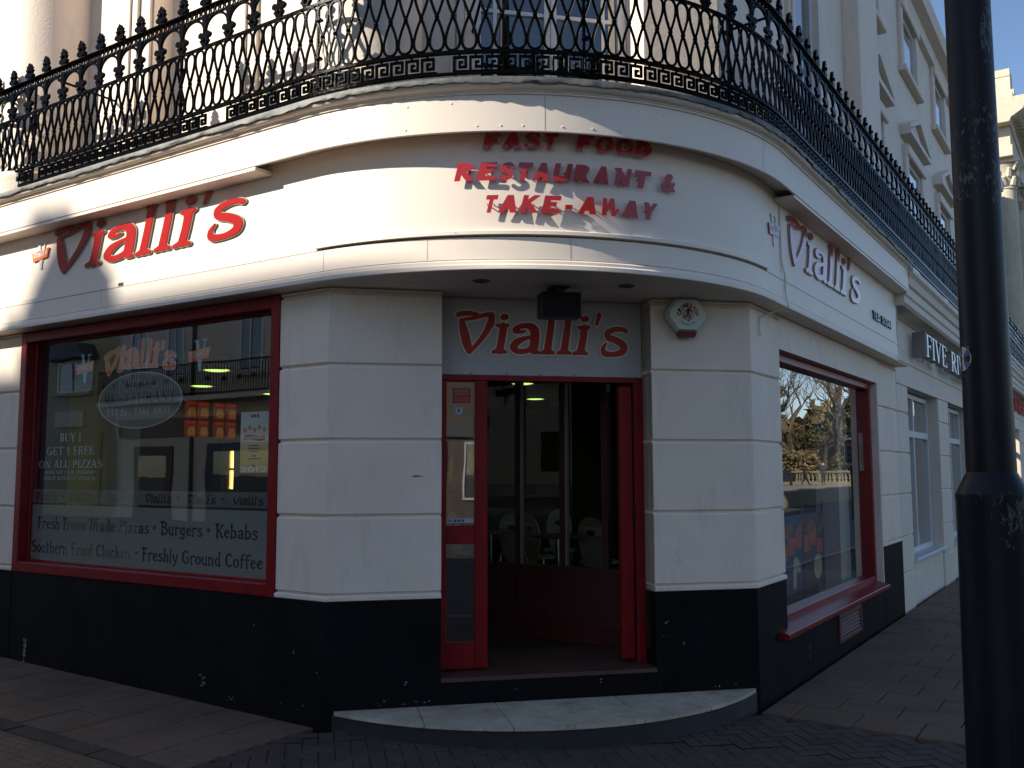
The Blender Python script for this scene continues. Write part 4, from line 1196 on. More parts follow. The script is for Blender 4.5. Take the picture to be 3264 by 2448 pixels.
def curved(text, phis, end, base, hgt):
    ph = list(phis) + [end]
    for i, c in enumerate(text):
        a0, a1 = ph[i], ph[i + 1]
        wdt = math.radians(a1 - a0) * 2.38
        g = SANSB[c]
        if c == 'W':
            ps, adv = shape((), Wx[1], h=.017, clip=True), 1.0
        else:
            ps, adv = glyph(SANSB, c)
        xs = [q[0] for p in ps for q in p]
        x0, x1 = min(xs), max(xs)
        kx = (wdt - .021) / (x1 - x0) if c not in "-I" else .045 / (x1 - x0)
        f = arc_frame((a0 + a1) / 2, 2.338)
        mb = MB(f)
        put(mb, ps, .030, .036, lambda x, y: ((x - (x0 + x1) / 2) * kx + (y - .5) * .028, base + y * hgt))
        L = part(cs, "letter", mb, LETTER)
        mb = MB(f)
        for dx in (-.02, .02):
            mb.box(dx - .003, dx + .003, base + hgt * .5 - .003, base + hgt * .5 + .003, -.001, .0295)
        part(L, "standoff", mb, LETTERM)
curved("RESTAURANT", (-64.7, -61.2, -57.9, -55.2, -52.5, -49.5, -46.2, -42.9, -39.8, -36.2), -32.7, 3.557, .118)
curved("&", (-30.9,), -27.5, 3.562, .120)
curved("TAKE", (-60.2, -57.9, -54.5, -51.2), -47.9, 3.345, .115)
curved("-", (-47.4,), -46.2, 3.345, .115)
curved("AWAY", (-45.4, -41.9, -38.2, -34.7), -31.6, 3.350, .115)
curved("FAST", (-60.3, -57.3, -54.0, -51.0), -48.4, 3.765, .115)
curved("FOOD", (-45.7, -42.6, -39.2, -35.7), -32.3, 3.765, .115)
tl = thing("telephone_sign", "small raised TEL 313044 lettering at the end of the shaded sign board", "sign", WR(6.3, 3.33, .14))
for c, ps in layout(SANS, "TEL: 313044", 5.845, 6.80, 3.333, .092, .06):
    mb = MB(WR)
    put(mb, ps, .14, .158)
    L = part(tl, "letter", mb, paint("navy_letter_side", (.03, .03, .06, 1), .4) if "navy_letter_side" not in bpy.data.materials else bpy.data.materials["navy_letter_side"])
    mb = MB(WR)
    put(mb, ps, .1585)
    part(L, "letter_face", mb, WHITEI)
# cable running down beside the shaded sign
solo("cable", MB(WR).tube([(2.585, 3.83, .146), (2.58, 3.6, .146), (2.59, 3.36, .146), (2.65, 3.22, .156), (2.645, 3.10, .155), (2.63, 3.04, .17), (2.62, 2.985, .185), (2.54, 2.93, .06), (2.42, 2.88, .012), (2.40, 2.80, .012), (2.42, 2.74, .014), (2.435, 2.755, .014)], .0065, 6), TRIMW, "thin cream cable hanging down beside the shaded red lettering", "cable", smooth=60)
solo("cable", MB(WR).tube([(7.172, 3.82, .142), (7.176, 3.5, .142), (7.188, 3.19, .146), (7.196, 3.17, .146)], .006, 6), TRIMW, "thin cream cable at the right end of the shaded sign board", "cable", smooth=60)

# ================================================================== DOORWAY THINGS
ds = thing("door_sign", "grey sign panel with outlined red Vialli's letters above the doorway", "sign", WC(1.57, 2.4, -.2))
part(ds, "panel", MB(WC).cbox(0.790, 2.339, 2.402, 2.974, -0.212, -0.198, .003), GREYP)
for i in range(8):
    mb = MB(WC)
    put(mb, logo_polys(0.912, 1.315, 2.545, .318, .0115, [i])[0], -.197, -.187)
    e = part(ds, "letter", mb, CREAML)
    mb = MB(WC)
    put(mb, logo_polys(0.912, 1.315, 2.545, .318, .0025, [i])[0], -.1865, -.1845)
    part(e, "letter_face", mb, LETTERM)
sb = MB(WC)
for i in range(5):
    sb.lathe([(.006, -.198), (.005, -.194)], 1.03 + i * .26, 2.412 + (i % 2) * .002, 8)
part(ds, "screws", sb, BLACKM)
fl = thing("floodlight", "black box floodlight hanging from the soffit in front of the door sign", "floodlight", WC(1.56, 2.95, .3))
part(fl, "housing", MB(WC).cbox(1.425, 1.70, 2.755, 2.925, .22, .36, .014), BLACKM)
part(fl, "lens", MB(WC).box(1.437, 1.688, 2.768, 2.912, .3605, .364), paint("dark_lens", (.006, .007, .010, 1), .6, spec=.2))
part(fl, "rim", frame_ring(WC, 1.42, 1.705, 2.75, 2.93, .012, .34, .368, .004), BLACKM)
part(fl, "bracket", MB(WC).box(1.53, 1.60, 2.926, 2.977, .25, .30), BLACKM)
part(fl, "knob", MB(lambda a, b, c: WC(c, b, a)).lathe([(.014, 1.48), (.014, 1.53)], .27, 2.95, 10), BLACKM)
part(fl, "plate", MB(WC).box(1.50, 1.63, 2.969, 2.9775, .21, .34), BLACKM)
for k, (c, o) in enumerate(((0.997, .393), (2.015, .417))):
    t = thing("soffit_downlight", "round recessed downlight in the soffit %s the floodlight" % ("left of" if k == 0 else "right of"), "light", WC(c, 2.975, o), "downlights in the curved soffit")
    x, y, _z = WC(c, 0, o)
    part(t, "ring", MB().lathe([(.058, 2.9775), (.058, 2.972), (.042, 2.970), (.036, 2.977)], x, y, 24, cap=False), paint("tarnished_ring_%d" % k, (.12, .11, .10, 1), .4, metal=.6), 40)
    part(t, "lamp_recess", MB().lathe([(.037, 2.9755), (.01, 2.9765)], x, y, 20), BLACKM)
# alarm box
ab = thing("alarm_box", "white hexagonal burglar alarm box with red base on the right door pier", "alarm", WC(2.6, 2.82, 0))
def hexp(cx, cy, w, h, k=1.0):
    return [(cx + x * w * k, cy + y * h * k) for x, y in ((-.30, 1), (.30, 1), (.62, .32), (.62, -.1), (.30, -.78), (-.30, -.78), (-.62, -.1), (-.62, .32))]
acx, acy = 2.604, 2.838
def hexring(w0, h0, o0, w1, h1, o1, mat, nm):
    a, b = hexp(acx, acy, w0, h0), hexp(acx, acy, w1, h1)
    n = len(a)
    mb = MB(WC).add([(x, y, o0) for x, y in a] + [(x, y, o1) for x, y in b], [(i, (i + 1) % n, n + (i + 1) % n, n + i) for i in range(n)] + [tuple(n + i for i in range(n))])
    return part(ab, nm, mb, mat)
hexring(.262, .148, 0.001, .262, .148, .05, paint("alarm_back", (.4, .42, .38, 1), .5, .15), "back_plate")
hexring(.255, .144, .0505, .222, .126, .085, WHITEP, "cover")
part(ab, "strobe", MB(WC).prism([(acx - .077, acy - .116), (acx + .077, acy - .116), (acx + .05, acy - .158), (acx - .05, acy - .158)], .02, .078), paint("dark_red_lens", (.12, .008, .01, 1), .2))
prt = MB(WC)
ccx, ccy = acx, acy + .012
for r0, r1 in ((.020, .026), (.031, .036), (.041, .046)):
    m = 28
    prt.add([(ccx + r * math.cos(2 * math.pi * i / m), ccy + r * math.sin(2 * math.pi * i / m), .0858) for r in (r0, r1) for i in range(m)], [(i, (i + 1) % m, m + (i + 1) % m, m + i) for i in range(m)])
part(ab, "target_rings", prt, INKRED)
man = shape([[(.35, .78, .085)], [(.2, .66, .09), (.12, .5, .12), (0.05, .28, .12), (.02, .1, .10)], [(.06, .02, .085), (.2, -.2, .07), (.14, -.42, .05), (.05, -.66, .04), (.14, -.7, .035)],
             [(-.02, .02, .085), (-.2, -.2, .075), (-.42, -.26, .05), (-.5, -.38, .04), (-.46, -.46, .03)], [(.2, .6, .07), (.34, .38, .055), (.5, .28, .04)], [(.0, .55, .06), (-.14, .34, .05), (-.08, .2, .04)]], h=.02)
mb = MB(WC)
put(mb, man, .0866, None, lambda x, y: (ccx + x * .072, ccy + y * .072))
part(ab, "running_figure", mb, INKBLK)
def arc_text(text, font, a0, a1, r, hgt, inv=False):
    mb = MB(WC)
    n = len(text)
    for i, c in enumerate(text):
        a = math.radians(a0 + (a1 - a0) * (i / (n - 1)))
        ps, adv = glyph(font, c)
        if not ps:
            continue
        rot = a - math.pi / 2 if not inv else a + math.pi / 2
        ca, sa = math.cos(rot), math.sin(rot)
        bx, by = ccx + r * math.cos(a), ccy + r * math.sin(a)
        put(mb, ps, .0860, None, lambda x, y: (bx + ca * (x - adv / 2) * hgt * .95 - sa * y * hgt, by + sa * (x - adv / 2) * hgt * .95 + ca * y * hgt))
    return mb
part(ab, "lettering", arc_text("CRIME", SANSB, 175, 88, .054, .032), INKBLK)
part(ab, "lettering", arc_text("ST0P".replace('0', 'O'), SANSB, 68, 2, .054, .032), INKRED)
part(ab, "lettering", arc_text("PROTECTED", SANS, 228, 312, .085, .017, True), INKBLK)
# marble step
ms = thing("marble_step", "low curved doorstep with worn white marble top in front of the doorway", "step", WC(1.57, 0, .3))
hc, sg = 1.535, .69
Rr = (hc * hc + sg * sg) / (2 * sg)
def step_edge(c, d=0.0):
    return math.sqrt(max((Rr + d) ** 2 - (c - 1.585) ** 2, 0)) - (Rr - sg)
def step_poly(c0, c1, d=0.0, back=0.004, n=14):
    cs_ = [c0 + (c1 - c0) * i / n for i in range(n + 1)]
    return [WC(c, 0, max(step_edge(c, d), back + .001))[:2] for c in cs_] + [WC(c1, 0, back)[:2], WC(c0, 0, back)[:2]]
part(ms, "riser", MB().prism(step_poly(.055, 3.115, -.012), -.16, .088), CONC)
for c0, c1 in ((.07, .618), (.624, 1.156), (1.162, 2.02), (2.026, 2.56), (2.566, 3.10)):
    part(ms, "marble_slab", MB().prism(step_poly(c0, c1), .0885, .112 + rnd.uniform(-.001, .001)), MARBLE)

# ================================================================== LAMP POST
lpX, lpY = 1.952, -1.263
lz = GT(lpX, lpY, 0)[2]
lpst = thing("lamp_post", "thick scuffed black lamp post at the pavement edge", "lamp post", (lpX, lpY, lz))
PBLK = paint("scuffed_black_post", (0.0065, 0.0072, 0.011, 1), 0.42, 0.3, 5, 0.06, 30, 0.22)
def scuffs(m):
    nt = m.node_tree; N, L = nt.nodes, nt.links; B = N["Principled BSDF"]
    src = B.inputs["Base Color"].links[0].from_socket
    g = N.new("ShaderNodeNewGeometry")
    mp = N.new("ShaderNodeVectorMath"); mp.operation = 'MULTIPLY'; mp.inputs[1].default_value = (1.0, 1.0, 0.45); L.new(g.outputs["Position"], mp.inputs[0])
    a = N.new("ShaderNodeTexNoise"); a.inputs["Scale"].default_value = 75; a.inputs["Detail"].default_value = 8; a.inputs["Roughness"].default_value = .7; L.new(mp.outputs[0], a.inputs["Vector"])
    b = N.new("ShaderNodeTexNoise"); b.inputs["Scale"].default_value = 6.5; b.inputs["Detail"].default_value = 3; L.new(mp.outputs[0], b.inputs["Vector"])
    s = N.new("ShaderNodeMath"); s.operation = 'ADD'; L.new(a.outputs["Fac"], s.inputs[0]); L.new(b.outputs["Fac"], s.inputs[1])
    r = N.new("ShaderNodeMapRange"); r.inputs[1].default_value = 1.165; r.inputs[2].default_value = 1.23; r.inputs[4].default_value = .8; L.new(s.outputs[0], r.inputs[0])
    x = N.new("ShaderNodeMix"); x.data_type = 'RGBA'; x.inputs[7].default_value = (.11, .12, .11, 1); L.new(r.outputs[0], x.inputs[0]); L.new(src, x.inputs[6]); L.new(x.outputs[2], B.inputs["Base Color"])
scuffs(PBLK)
part(lpst, "base", MB().lathe([(.120, lz - .1), (.118, .3), (.112, 1.0), (.108, 1.60), (.110, 1.612), (.110, 1.622), (.073, 1.694)], lpX, lpY, 40), PBLK, 25)
part(lpst, "shaft", MB().lathe([(.0735, 1.690), (.0745, 1.70), (.071, 3.0), (.066, 5.0), (.05, 8.6)], lpX, lpY, 36), PBLK, 30)
part(lpst, "door_panel", MB(lambda a, z, r: (lpX + (r + .109) * math.cos(a), lpY + (r + .109) * math.sin(a), z)).box(-2.2, -1.3, .35, .95, .002, .006), PBLK)
part(lpst, "lantern_arm", MB().tube([(lpX, lpY, 8.55), (lpX + .3, lpY - .3, 8.9), (lpX + .9, lpY - .9, 9.0)], .03, 8), PBLK)
part(lpst, "lantern", MB().cbox(lpX + .7, lpX + 1.2, lpY - 1.2, lpY - .75, 8.92, 9.06, .03), PBLK)
# round sticker wrapped on the shaft
sk = math.atan2(-4.633 - lpY, 2.3 - lpX)
def SHA(u, v, r): a = sk - 1.12 + u / .0735; return (lpX + (.0738 + r) * math.cos(a), lpY + (.0738 + r) * math.sin(a), 2.06 + v)
def disc(r0, r1, a0, a1, n=10):
    v = [(r * math.cos(a0 + (a1 - a0) * i / n), r * math.sin(a0 + (a1 - a0) * i / n), 0) for r in (r0, r1) for i in range(n + 1)]
    return v, [(i, i + 1, n + 2 + i, n + 1 + i) for i in range(n)]
mb = MB(lambda u, v, r: SHA(u, v, r + .0006)); mb.add(*disc(0.0, .040, 0, 2 * math.pi, 24))
stk = part(lpst, "sticker", mb, paint("cream_sticker", (.55, .52, .36, 1), .4))
mb = MB(lambda u, v, r: SHA(u, v, r + .0012))
for a in (.3, 1.57, 2.8, 4.0, 5.2):
    mb.add(*disc(.016, .039, a, a + .62, 4))
part(stk, "blue_wedge", mb, paint("blue_wedge", (.03, .05, .22, 1), .4))

# ================================================================== NEIGHBOUR: white restaurant next door
nb = thing("terrace_building", "cream stucco neighbouring restaurant with white windows and pedimented upper floor", "building", (0, 12, 0))
def nbx(s0, s1, h0, h1, o0, o1, name="wall", mat=STUCCO_N):
    return part(nb, name, MB(WR).box(s0, s1, h0, h1, o0, o1), mat)
wins = [(8.50, 10.98), (11.97, 14.45), (15.44, 17.92), (18.91, 21.39), (22.38, 24.86)]
edges = [7.745] + [e for w in wins for e in w]
zc = [-.3, .42, .865, 1.395, 1.915, 2.435, 2.80]
piers = [(7.745, 8.50), (10.98, 11.97), (14.45, 15.44), (17.92, 18.91), (21.39, 22.38), (24.86, 27.6)]
for a, b in piers:
    nbx(a, b, -.3, 2.80, -.35, -.022, "pier_core")
    for z0, z1 in zip(zc[:-1], zc[1:]):
        part(nb, "stone_block", MB(WR).cbox(a + .002, b - .002, z0 + .007, z1 - .007, -.021, -.002, .01), STUCCO_N)
for a, b in wins:
    nbx(a, b, -.3, .5, -.35, -.03, "apron")
    fw = part(nb, "window", frame_ring(WR, a + .02, b - .02, .55, 2.78, .07, -.24, -.16), FRAMEW)
    nm = 3
    for k in range(1, 2):
        s = a + (b - a) * .5
        part(fw, "mullion", MB(WR).box(s - .035, s + .035, .62, 2.71, -.235, -.158), FRAMEW)
    part(fw, "transom", MB(WR).box(a + .09, b - .09, 2.16, 2.25, -.236, -.154), FRAMEW)
    part(fw, "pane", MB(WR).quad((a + .05, .58, -.2), (b - .05, .58, -.2), (b - .05, 2.75, -.2), (a + .05, 2.75, -.2)), GLASS)
    part(fw, "window_sill", MB(WR).cbox(a - .02, b + .02, .50, .552, -.25, .05, .008), FRAMEW)
    nbx(a - .2, b + .2, .3, 2.9, -1.6, -1.5, "back_wall", INDARK)
nbx(7.745, 27.6, 2.802, 3.25, -.35, -.002, "lintel")
nbx(7.745, 27.6, 3.10, 3.125, -.002, .012, "string_course")
nbx(7.745, 27.6, 3.25, 3.70, -.35, .0, "frieze")
part(nb, "cornice", MB(lambda a, b, s: WR(s, b, a)).prism([(-.3, 3.64), (.02, 3.64), (.05, 3.66), (.22, 3.67), (.25, 3.70), (.25, 3.78), (.27, 3.80), (.27, 3.90), (.30, 3.92), (.32, 4.0), (.36, 4.04), (.36, 4.10), (-.3, 4.14)], 7.12, 27.7), STUCCO_N)
nbx(7.82, 27.6, 4.10, 10.4, -1.0, -.60)
part(nb, "cornice", MB(lambda a, b, s: WR(s, b, a)).prism([(-.65, 10.1), (-.5, 10.12), (-.46, 10.3), (-.3, 10.36), (-.24, 10.55), (-.65, 10.58)], 7.8, 27.6), STUCCO_N)
nbx(7.82, 27.6, 10.58, 10.62, -7, -.62, "roof", LEAD)
def uwin(yc, w, z0, z1, ped):
    f = part(nb, "window", frame_ring(WR, yc - w / 2, yc + w / 2, z0, z1, .06, -.598, -.585), FRAMEW)
    part(f, "pane", MB(WR).quad((yc - w / 2 + .06, z0 + .06, -.594), (yc + w / 2 - .06, z0 + .06, -.594), (yc + w / 2 - .06, z1 - .06, -.594), (yc - w / 2 + .06, z1 - .06, -.594)), GLASSD)
    for s0, s1 in ((yc - w / 2 - .22, yc - w / 2 - .002), (yc + w / 2 + .002, yc + w / 2 + .22)):
        part(f, "architrave", MB(WR).cbox(s0, s1, z0 - .02, z1 + .2, -.599, -.53, .02), STUCCO_N)
    part(f, "head", MB(WR).cbox(yc - w / 2 - .20, yc + w / 2 + .20, z1 + .002, z1 + .198, -.598, -.485, .02), STUCCO_N)
    part(f, "window_sill", MB(WR).cbox(yc - w / 2 - .28, yc + w / 2 + .28, z0 - .12, z0 - .022, -.599, -.47, .015), STUCCO_N)
    if ped:
        hw = w / 2 + .36
        part(f, "pediment", MB(WR).box(yc - hw, yc + hw, z1 + .33, z1 + .42, -.599, -.42), STUCCO_N)
        part(f, "tympanum", MB(WR).prism([(yc - hw + .12, z1 + .421), (yc + hw - .12, z1 + .421), (yc, z1 + .80)], -.599, -.50), STUCCO_N)
        for sgn in (-1, 1):
            part(f, "raking_cornice", MB(WR).prism([(yc + sgn * hw, z1 + .421), (yc + sgn * hw, z1 + .50), (yc, z1 + .90), (yc, z1 + .80)], -.598, -.42), STUCCO_N)
for yc in (9.85, 13.3, 16.75, 20.2, 23.65):
    uwin(yc, 1.35, 4.6, 7.2, True)
    uwin(yc, 1.3, 8.85, 10.0 if False else 9.95, False)
fr_s = thing("shop_sign", "white FIVE RIVERS letters standing off the neighbouring cream wall", "sign", WR(11, 3.35, .1))
WL_E = paint("white_acrylic_letter", (.72, .80, .86, 1), .25)
GREYB = paint("grey_letter_tray", (.22, .21, .19, 1), .45)
xs = 0
for word, s0, s1 in (("FIVE", 8.86, 10.62), ("RIVERS", 11.1, 14.0)):
    for c, ps in layout(SERIF, word, s0, s1, 3.225, .31, .10):
        a0 = min(q[0] for p in ps for q in p); a1 = max(q[0] for p in ps for q in p)
        mb = MB(WR)
        put(mb, ps, .199, .203)
        L = part(fr_s, "letter", mb, WL_E)
        mb = MB(WR)
        put(mb, shape((), (), h=.02) if False else [[(a0 - .01, 3.215), (a1 + .01, 3.215), (a1 + .01, 3.545), (a0 - .01, 3.545)]], .03, .10)
        mb2 = MB(WR)
        put(mb2, ps, .10, .1985)
        part(L, "letter_tray", mb2, GREYB)
        part(L, "standoff", MB(WR).box((a0 + a1) / 2 - .02, (a0 + a1) / 2 + .02, 3.30, 3.33, .0, .10), GREYB)
part(fr_s, "end_plate", MB(WR).box(8.80, 8.82, 3.205, 3.555, .03, .203), GREYB)

# third building with giant column
tb = thing("terrace_building", "pale stone building with a leafy capital column and blocking course beyond the lamp post", "building", (0, 32, 0))
STONE = paint("pale_stone", (.52, .47, .36, 1), .8, .12, 2, .4, 50, dirt=.4, dirt_col=(.22, .19, .14, 1))
def tbx(s0, s1, h0, h1, o0, o1, name="wall", mat=STONE):
    return part(tb, name, MB(WR).box(s0, s1, h0, h1, o0, o1), mat)
tbx(27.72, 50, -.3, 3.3, -.9, .0, "ground_storey", STUCCO_N)
tbx(27.72, 50, 3.3, 4.05, -.9, .05, "frieze", STUCCO_N)
tbx(27.75, 50, 4.05, 11.48, -2.5, -.72)
tbx(27.62, 50, 11.5, 11.85, -2.5, .02, "architrave")
tbx(27.66, 50, 11.85, 12.45, -2.5, -.03, "frieze")
part(tb, "cornice", MB(lambda a, b, s: WR(s, b, a)).prism([(-2.5, 12.46), (.0, 12.46), (.06, 12.60), (.12, 12.62), (.40, 12.80), (.46, 13.0), (.52, 13.22), (-2.5, 13.30)], 27.2, 50), STONE)
for i in range(12):
    tbx(27.62 + i * .34, 27.80 + i * .34, 12.62, 12.78, .10, .30, "dentil")
for i in range(5):
    part(tb, "dentil", MB().box(-.2 - i * .34, -.02 - i * .34, 27.40, 27.61, 12.47, 12.62), STONE)
tbx(27.6, 50, 13.31, 13.55, -2.5, .1, "parapet")
for k, (a, b) in enumerate(((28.0, 29.0), (33, 34))):
    tbx(a, b, 13.56, 13.75, -.6, .12, "pedestal")
    for q in range(3):
        tbx(a + .1 + .02 * (q % 2), b - .1 - .02 * (q % 2), 13.751 + q * .25, 13.99 + q * .25, -.5 + .03 * (q % 2), .02, "quoin_block")
for yc in (28.35, 31.6, 34.9):
    part(tb, "column", MB().lathe([(.46, 4.0), (.46, 4.25), (.38, 4.35), (.37, 6.5), (.33, 10.55), (.36, 10.57), (.36, 10.62), (.33, 10.63)], -.30, yc, 28), STONE, 35)
    cap = MB().lathe([(.33, 10.63), (.35, 10.8), (.42, 10.98), (.35, 11.0), (.39, 11.18), (.50, 11.34), (.40, 11.36)], -.30, yc, 20)
    for lv, (z_, r_, n_) in enumerate(((10.68, .34, 8), (10.95, .37, 8))):
        for i in range(n_):
            a = (i + .5 * lv) * 2 * math.pi / n_
            cap.tube([(-.30 + r_ * math.cos(a), yc + r_ * math.sin(a), z_), (-.30 + (r_ + .09) * math.cos(a), yc + (r_ + .09) * math.sin(a), z_ + .24), (-.30 + (r_ + .15) * math.cos(a), yc + (r_ + .15) * math.sin(a), z_ + .20)], [.09, .07, .03], 6)
    for sx in (-1, 1):
        for sy in (-1, 1):
            cap.tube([(-.30 + .30 * sx, yc + .30 * sy, 11.15), (-.30 + .40 * sx, yc + .40 * sy, 11.36), (-.30 + .45 * sx, yc + .45 * sy, 11.30)], [.06, .06, .05], 6)
    cap.box(-.30 - .48, -.30 + .48, yc - .48, yc + .48, 11.37, 11.495)
    part(tb, "capital", cap, STONE, 40)
for a, b in ((28.6, 30.6), (31.6, 33.6)):
    f = part(tb, "window", frame_ring(WR, a, b, .6, 2.7, .07, .001, .05), FRAMEW)
    part(f, "pane", MB(WR).quad((a + .05, .65, .02), (b - .05, .65, .02), (b - .05, 2.65, .02), (a + .05, 2.65, .02)), GLASSD)
sg2 = thing("shop_sign", "small red shop lettering on the wall beyond the lamp post", "sign", WR(24, 3.4, .05))
for c, ps in layout(SERIF, "CAVERN", 22.1, 27.0, 3.26, .34, .08):
    mb = MB(WR)
    put(mb, ps, .02, .08)
    part(sg2, "letter", mb, INKRED)

# the next house along the sunny side
ln = thing("terrace_building", "cream stucco house adjoining the left end of the corner restaurant", "building", (-15, 4, 0))
def lnx(s0, s1, h0, h1, o0, o1, name="wall", mat=STUCCO_N):
    return part(ln, name, MB(WL).box(s0, s1, h0, h1, o0, o1), mat)
lnx(-24, -9.02, -.3, 4.1, -6, -.02)
lnx(-24, -9.02, 4.1, 10.6, -6, -.4)
part(ln, "cornice", MB(lambda a, b, s: WL(s, b, a)).prism([(-.4, 3.6), (.02, 3.6), (.25, 3.75), (.3, 4.0), (.34, 4.12), (-.4, 4.16)], -24, -9.03), STUCCO_N)
lnx(-24, -9.02, .0, .8, -.019, .004, "plinth", BLACKP)
for a in (-23, -19.5, -16, -12.5):
    for z0, z1, o in ((.9, 2.9, -.019), (4.8, 7.2, -.399), (8.1, 9.8, -.399)):
        f = part(ln, "window", frame_ring(WL, a, a + 1.8, z0, z1, .08, o, o + .06), FRAMEW)
        part(f, "pane", MB(WL).quad((a + .05, z0 + .05, o + .03), (a + 1.75, z0 + .05, o + .03), (a + 1.75, z1 - .05, o + .03), (a + .05, z1 - .05, o + .03)), GLASSD)
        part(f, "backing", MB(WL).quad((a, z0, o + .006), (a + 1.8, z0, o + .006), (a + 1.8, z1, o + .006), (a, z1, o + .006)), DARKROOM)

# ================================================================== WINDOW LETTERING (inside face of the wide window)
GO = -0.104
def decal(name, label, mats_polys, fr=WL, cat="lettering", loc=None):
    t = thing(name, label, cat, loc)
    return t
# arched orange logo
t = thing("window_logo", "arched orange Vialli's logo stuck on the wide shop window", "logo", WL(-4.48, 2.5, GO))
def archf(x, y):      # x in 0..1
    u = x - .5
    b = 1 - 4 * u * u
    return (-4.479 + u * .955, 2.510 + .045 * b + y * (.92 + .22 * b))
for i in range(8):
    mb = MB(WL)
    put(mb, logo_polys(0, 1, 0, .20, .0135, [i])[0], GO, None, archf)
    e = part(t, "letter", mb, GREYV)
    mb = MB(WL)
    put(mb, logo_polys(0, 1, 0, .20, .005, [i])[0], GO + .0015, None, archf)
    part(e, "letter_face", mb, ORANGE)
# oval with cut-out words
t = thing("window_oval", "frosted oval with cut out FAST FOOD RESTAURANT wording on the wide shop window", "decal", WL(-4.463, 2.07, GO))
def oval(rx, rz, n=64): return [(-4.463 + rx * math.cos(2 * math.pi * i / n), 2.294 + rz * math.sin(2 * math.pi * i / n)) for i in range(n)]
mb = MB(WL)
holes = []
for txt, a, b, z, h in (("FAST FOOD", -4.70, -4.235, 2.412, .062), ("RESTAURANT", -4.94, -3.985, 2.270, .090)):
    for c, ps in layout(SERIF, txt, a, b, z, h, .08):
        holes += ps
put(mb, [oval(.548, .226)] + holes, GO)
part(t, "film", mb, OVALF)
mb = MB(WL)
put(mb, [oval(.560, .234), oval(.548, .226)], GO + .001)
part(t, "rim", mb, GREYV)
mb = MB(WL)
for c, ps in layout(SERIF, "EAT IN / TAKE AWAY", -4.89, -4.035, 2.172, .062, .05):
    put(mb, ps, GO + .0015)
part(t, "lettering", mb, GREYV)
v_logo("window_badge", "small orange V badge left of the arched logo on the wide window", WL, -5.235, 2.605, .25, GO, .0012, (PALEBL, ORANGE, GREYV))
v_logo("window_badge", "small orange V badge right of the arched logo on the wide window", WL, -3.705, 2.615, .25, GO, .0012, (PALEBL, ORANGE, GREYV))
t = thing("window_lettering", "pale blue BUY 1 GET 1 FREE ON ALL PIZZAS lettering on the wide window", "lettering", WL(-5.4, 1.65, GO))
for txt, a, b, z, h in (("BUY 1", -5.572, -5.252, 1.974, .072), ("GET 1 FREE", -5.767, -5.05, 1.857, .072), ("ON ALL PIZZAS", -5.885, -4.935, 1.743, .066), ("OFFER NOT VALID THURSDAY", -5.79, -5.04, 1.688, .030), ("FRIDAY SATURDAY AFTER 1O".replace('1O', '10'), -5.81, -5.03, 1.637, .030)):
    mb = MB(WL)
    for c, ps in layout(SERIF, txt, a, b, z, h, .07):
        put(mb, ps, GO)
    part(t, "text_line", mb, PALEBL)
# frosted bands with clear letters
fb = thing("window_film", "frosted film with cut out menu wording along the foot of the wide window", "window film", WL(-4.4, .9, GO))
mb = MB(WL)
holes = []
for c, ps in layout(FN, "Fresh Home Made Pizzas * Burgers * Kebabs", -5.88, -3.005, 1.205, .105, .015):
    holes += ps
for c, ps in layout(FN, "Southern Fried Chicken * Freshly Ground Coffee", -5.96, -2.945, .993, .105, .015):
    holes += ps
put(mb, [[(-5.972, .897), (-2.787, .897), (-2.787, 1.416), (-5.972, 1.416)]] + holes, GO - .001)
part(fb, "film", mb, FROST)
mb = MB(WL)
holes = []
for k in range(6):
    s0 = -5.915 + k * .527
    if s0 + .34 < -2.9:
        for ps in logo_polys(s0, .33, 1.452, .072, .006, ch=.009):
            holes += ps
    for c, ps in layout(FN, "*", s0 + .39, s0 + .44, 1.445, .10):
        if s0 + .44 < -2.8:
            holes += ps
put(mb, [[(-5.972, 1.436), (-2.787, 1.436), (-2.787, 1.552), (-5.972, 1.552)]] + holes, GO - .001)
part(fb, "film_band", mb, FROST2)
# award poster
po = thing("award_poster", "tall white and gold award poster with five stars on the wide window", "poster", WL(-3.06, 1.69, GO))
POST = bpy.data.materials.new("award_poster_paper"); POST.use_nodes = True
_n, _l = POST.node_tree.nodes, POST.node_tree.links
_g = _n.new("ShaderNodeNewGeometry"); _s = _n.new("ShaderNodeSeparateXYZ"); _l.new(_g.outputs["Position"], _s.inputs[0])
_m = _n.new("ShaderNodeMapRange"); _m.inputs[1].default_value = 1.70; _m.inputs[2].default_value = 2.14; _l.new(_s.outputs[2], _m.inputs[0])
_r = _n.new("ShaderNodeValToRGB"); _l.new(_m.outputs[0], _r.inputs[0])
_r.color_ramp.elements[0].color = (.75, .36, .04, 1); _r.color_ramp.elements[1].color = (.56, .62, .62, 1)
_e = _r.color_ramp.elements.new(.38); _e.color = (.80, .56, .18, 1)
_e = _r.color_ramp.elements.new(.62); _e.color = (.75, .74, .62, 1)
_l.new(_r.outputs[0], _n["Principled BSDF"].inputs["Base Color"])
part(po, "sheet", MB(WL).box(-3.213, -2.912, 1.694, 2.145, GO - .0015, GO - .0005), POST)
GOLD = paint("gold_ink", (.55, .30, .04, 1), .5, .02)
for i in range(5):
    cx, cz = -3.165 + i * .052, 2.012 + (.016 if i in (1, 3) else 0)
    mb = MB(WL)
    mb.add([(cx, cz, GO)] + [(cx + (.03 if k % 2 == 0 else .0125) * math.sin(math.pi * k / 5), cz + (.03 if k % 2 == 0 else .0125) * math.cos(math.pi * k / 5), GO) for k in range(10)], [(0, 1 + k, 1 + (k + 1) % 10) for k in range(10)])
    part(po, "star", mb, GOLD)
